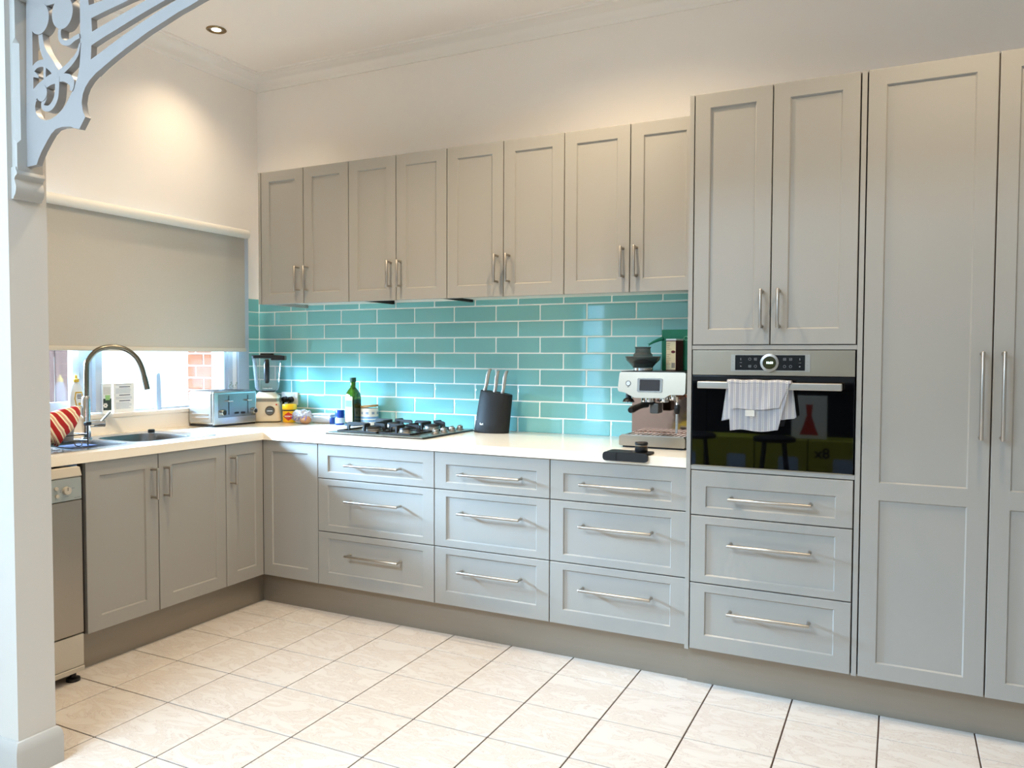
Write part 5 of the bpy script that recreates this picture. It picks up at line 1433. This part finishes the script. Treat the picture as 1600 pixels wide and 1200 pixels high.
# tamping mat and tamper
tm_ = thing('tamping_mat', 'black tamping mat hooked over the worktop edge by the coffee machine', 'mat', (2.66, -.63, CT))
bm = new_bm()
prism(bm, rrect(2.567, 2.752, -.672, -.585, .018, 5), XY, CT + .0003, CT + .009)
prism(bm, rrect(2.556, 2.748, .886, CT + .009, .014, 5), XZ, -.6840, -.6692)
obj('mat_body', bm, M['matteblack'], tm_)
bm = new_bm(); box(bm, 2.606, 2.616, -.6855, -.6838, .890, CT + .006, .0005, 1); obj('lip_groove', bm, M['black'], tm_)
tmp_ = thing('tamper', 'round black tamper standing on the tamping mat', 'tamper', (2.712, -.635, CT + .0095))
bm = new_bm(); lathe(bm, [(.024, 0), (.026, .003), (.026, .022), (.024, .024), (.024, .030), (.027, .032), (.027, .038), (.024, .042), (0, .043)], (2.708, -.636, CT + .0093), 36); obj('tamper_body', bm, M['black'], tmp_)
bm = new_bm(); lathe(bm, [(.0245, .0242), (.0248, .025), (.0248, .029), (.0245, .0298)], (2.708, -.636, CT + .0093), 36, cap=False); obj('steel_band', bm, M['darknickel'], tmp_)

# ------------------------------------------------------------------ dishwasher
dw = thing('dishwasher', 'slim grey dishwasher under the worktop beside the wall end', 'dishwasher', (.4, -1.93, 0))
DX, DY0, DY1 = .714, -2.165, -1.716
bm = new_bm(); box(bm, .12, DX - .03, DY0, DY1, .03, .862, .003, 1); obj('cabinet_body', bm, M['dwgrey'], dw)
bm = new_bm(); prism(bm, [(DX - .03, .868), (DX - .03, .832), (DX - .002, .830), (DX + .001, .834), (DX - .010, .866)], lambda u, v, d: Vector((u, d, v)), DY0, DY1); obj('top_trim', bm, M['dwgrey'], dw)
bm = new_bm(); box(bm, DX - .03, DX, DY0, DY1, .738, .828, .003, 2); cp = obj('control_panel', bm, M['dwpanel'], dw)
bm = new_bm(); box(bm, DX - .03, DX + .001, DY0, DY1, .195, .736, .004, 2); obj('door', bm, M['dwsteel'], dw)
bm = new_bm(); box(bm, DX - .03, DX - .001, DY0, DY1, .062, .190, .003, 2); obj('kick_panel', bm, M['dwgrey'], dw)
bm = new_bm(); box(bm, DX - .034, DX + .003, DY0, DY1, .040, .060, .002, 1); obj('base_lip', bm, M['dwgrey'], dw)
for y in (DY0 + .04, DY1 - .03):
    for x in (.16, DX - .03):
        bm = new_bm(); lathe(bm, [(.026, 0), (.026, .012), (.012, .016), (.012, .041), (0, .041)], (x, y, 0), 20); obj('foot', bm, M['black'], dw)
bm = new_bm(); cyl(bm, (DX - .002, -1.7815, .780), (DX + .012, -1.7815, .780), .0165, .0150, 28); kn = obj('programme_knob', bm, M['dwgrey'], cp)
bm = new_bm(); box(bm, DX + .0115, DX + .0135, -1.783, -1.780, .780, .793); obj('knob_pointer', bm, M['dwsteel'], kn)
for y, z in ((-1.823, .793), (-1.820, .763)):
    bm = new_bm(); cyl(bm, (DX - .002, y, z), (DX + .006, y, z), .0080, .0072, 20); obj('button', bm, M['dwgrey'], cp)
bm = new_bm(); rnd = random.Random(2)
for y, z, w_ in ((-1.845, .797, .010), (-1.846, .790, .008), (-1.846, .768, .010), (-1.805, .783, .006), (-1.805, .778, .006), (-1.752, .787, .010), (-1.781, .757, .016), (-1.735, .747, .026)):
    box(bm, DX - .001, DX + .0004, y - w_ / 2, y + w_ / 2, z - .0010, z + .0010)
obj('panel_print', bm, M['icon'], cp)

# ------------------------------------------------------------------ the front room behind the camera, mirrored in the oven glass
sb = thing('sideboard', 'long black sideboard against the rear wall of the front room', 'sideboard', (2.4, -6.2, 0))
bm = new_bm(); box(bm, 1.25, 3.55, -6.55, -5.98, .08, 1.02, .004, 1); obj('cabinet_body', bm, M['matteblack'], sb)
bm = new_bm(); box(bm, 1.22, 3.58, -6.57, -5.95, 1.02, 1.06, .004, 1); obj('top', bm, M['matteblack'], sb)
for k in range(4):
    bm = new_bm(); box(bm, 1.27 + k * .57, 1.82 + k * .57, -5.98, -5.962, .11, .99, .003, 1); obj('door', bm, M['matteblack'], sb)
bm = new_bm(); box(bm, 1.3, 3.5, -6.5, -6.02, 0, .08); obj('plinth', bm, M['black'], sb)
cl = ['yellow-green carton at the left end of the row before the sideboard', 'second yellow-green carton from the left before the sideboard', 'third yellow-green carton from the left before the sideboard', 'yellow-green carton at the right end of the row before the sideboard']
for k in range(4):
    x = 1.80 + k * .46
    ct_ = thing('carton', cl[k], 'carton', (x, -5.1, 0), group='yellow-green cartons in the front room')
    bm = new_bm(); box(bm, x - .225, x + .225, -5.28, -4.92, 0, .58, .004, 1); cb_ = obj('carton_body', bm, M['card_y'], ct_)
    f5 = lambda u, v, d, x=x: Vector((x - u, -4.92 + d, v))
    bm = new_bm(); prism(bm, rrect(-.15, .02, .20, .42, .02, 3), f5, .0002, .001); obj('blue_panel', bm, M['card_b'], cb_)
    bm = new_bm(); prism(bm, rrect(-.195, .195, .06, .16, .004, 2), f5, .0002, .001); obj('dark_band', bm, M['black'], cb_)
    if k == 3:
        bm = new_bm(); text_mesh(bm, '8x', .13, lambda u, v, d, x=x: Vector((x - .11 - u, -4.9188 + d, .46 + v)), bold=True); obj('lettering', bm, M['black'], cb_)
pb = thing('red_print_board', 'white board printed with a red shape leaning on the cartons', 'board', (2.95, -5.0, .583))
bm = new_bm(); box(bm, 2.80, 3.10, -5.03, -5.00, .583, .98, .002, 1); obj('board', bm, M['labelwhite'], pb)
bm = new_bm(); prism(bm, [(2.87, .62), (3.03, .62), (3.00, .70), (2.97, .80), (2.98, .90), (2.92, .90), (2.93, .80), (2.90, .70)], lambda u, v, d: Vector((u, -5.00 + d, v)), .0005, .0015); obj('red_shape', bm, M['red'], pb)
for k, x in enumerate((2.05, 2.72)):
    st = thing('stool', ['black bentwood stool before the left cartons', 'black bentwood stool before the middle cartons'][k], 'stool', (x, -4.5, 0), group='black stools in the front room')
    bm = new_bm(); lathe(bm, [(.17, 0), (.175, .01), (.175, .03), (.16, .04), (0, .04)], (x, -4.5, .60), 28); obj('seat', bm, M['matteblack'], st)
    for a in range(4):
        c_, s_ = math.cos(a * PI / 2 + .6), math.sin(a * PI / 2 + .6)
        bm = new_bm(); tube(bm, [(x + .19 * c_, -4.5 + .19 * s_, 0), (x + .11 * c_, -4.5 + .11 * s_, .605)], .016, 10); obj('leg', bm, M['matteblack'], st)
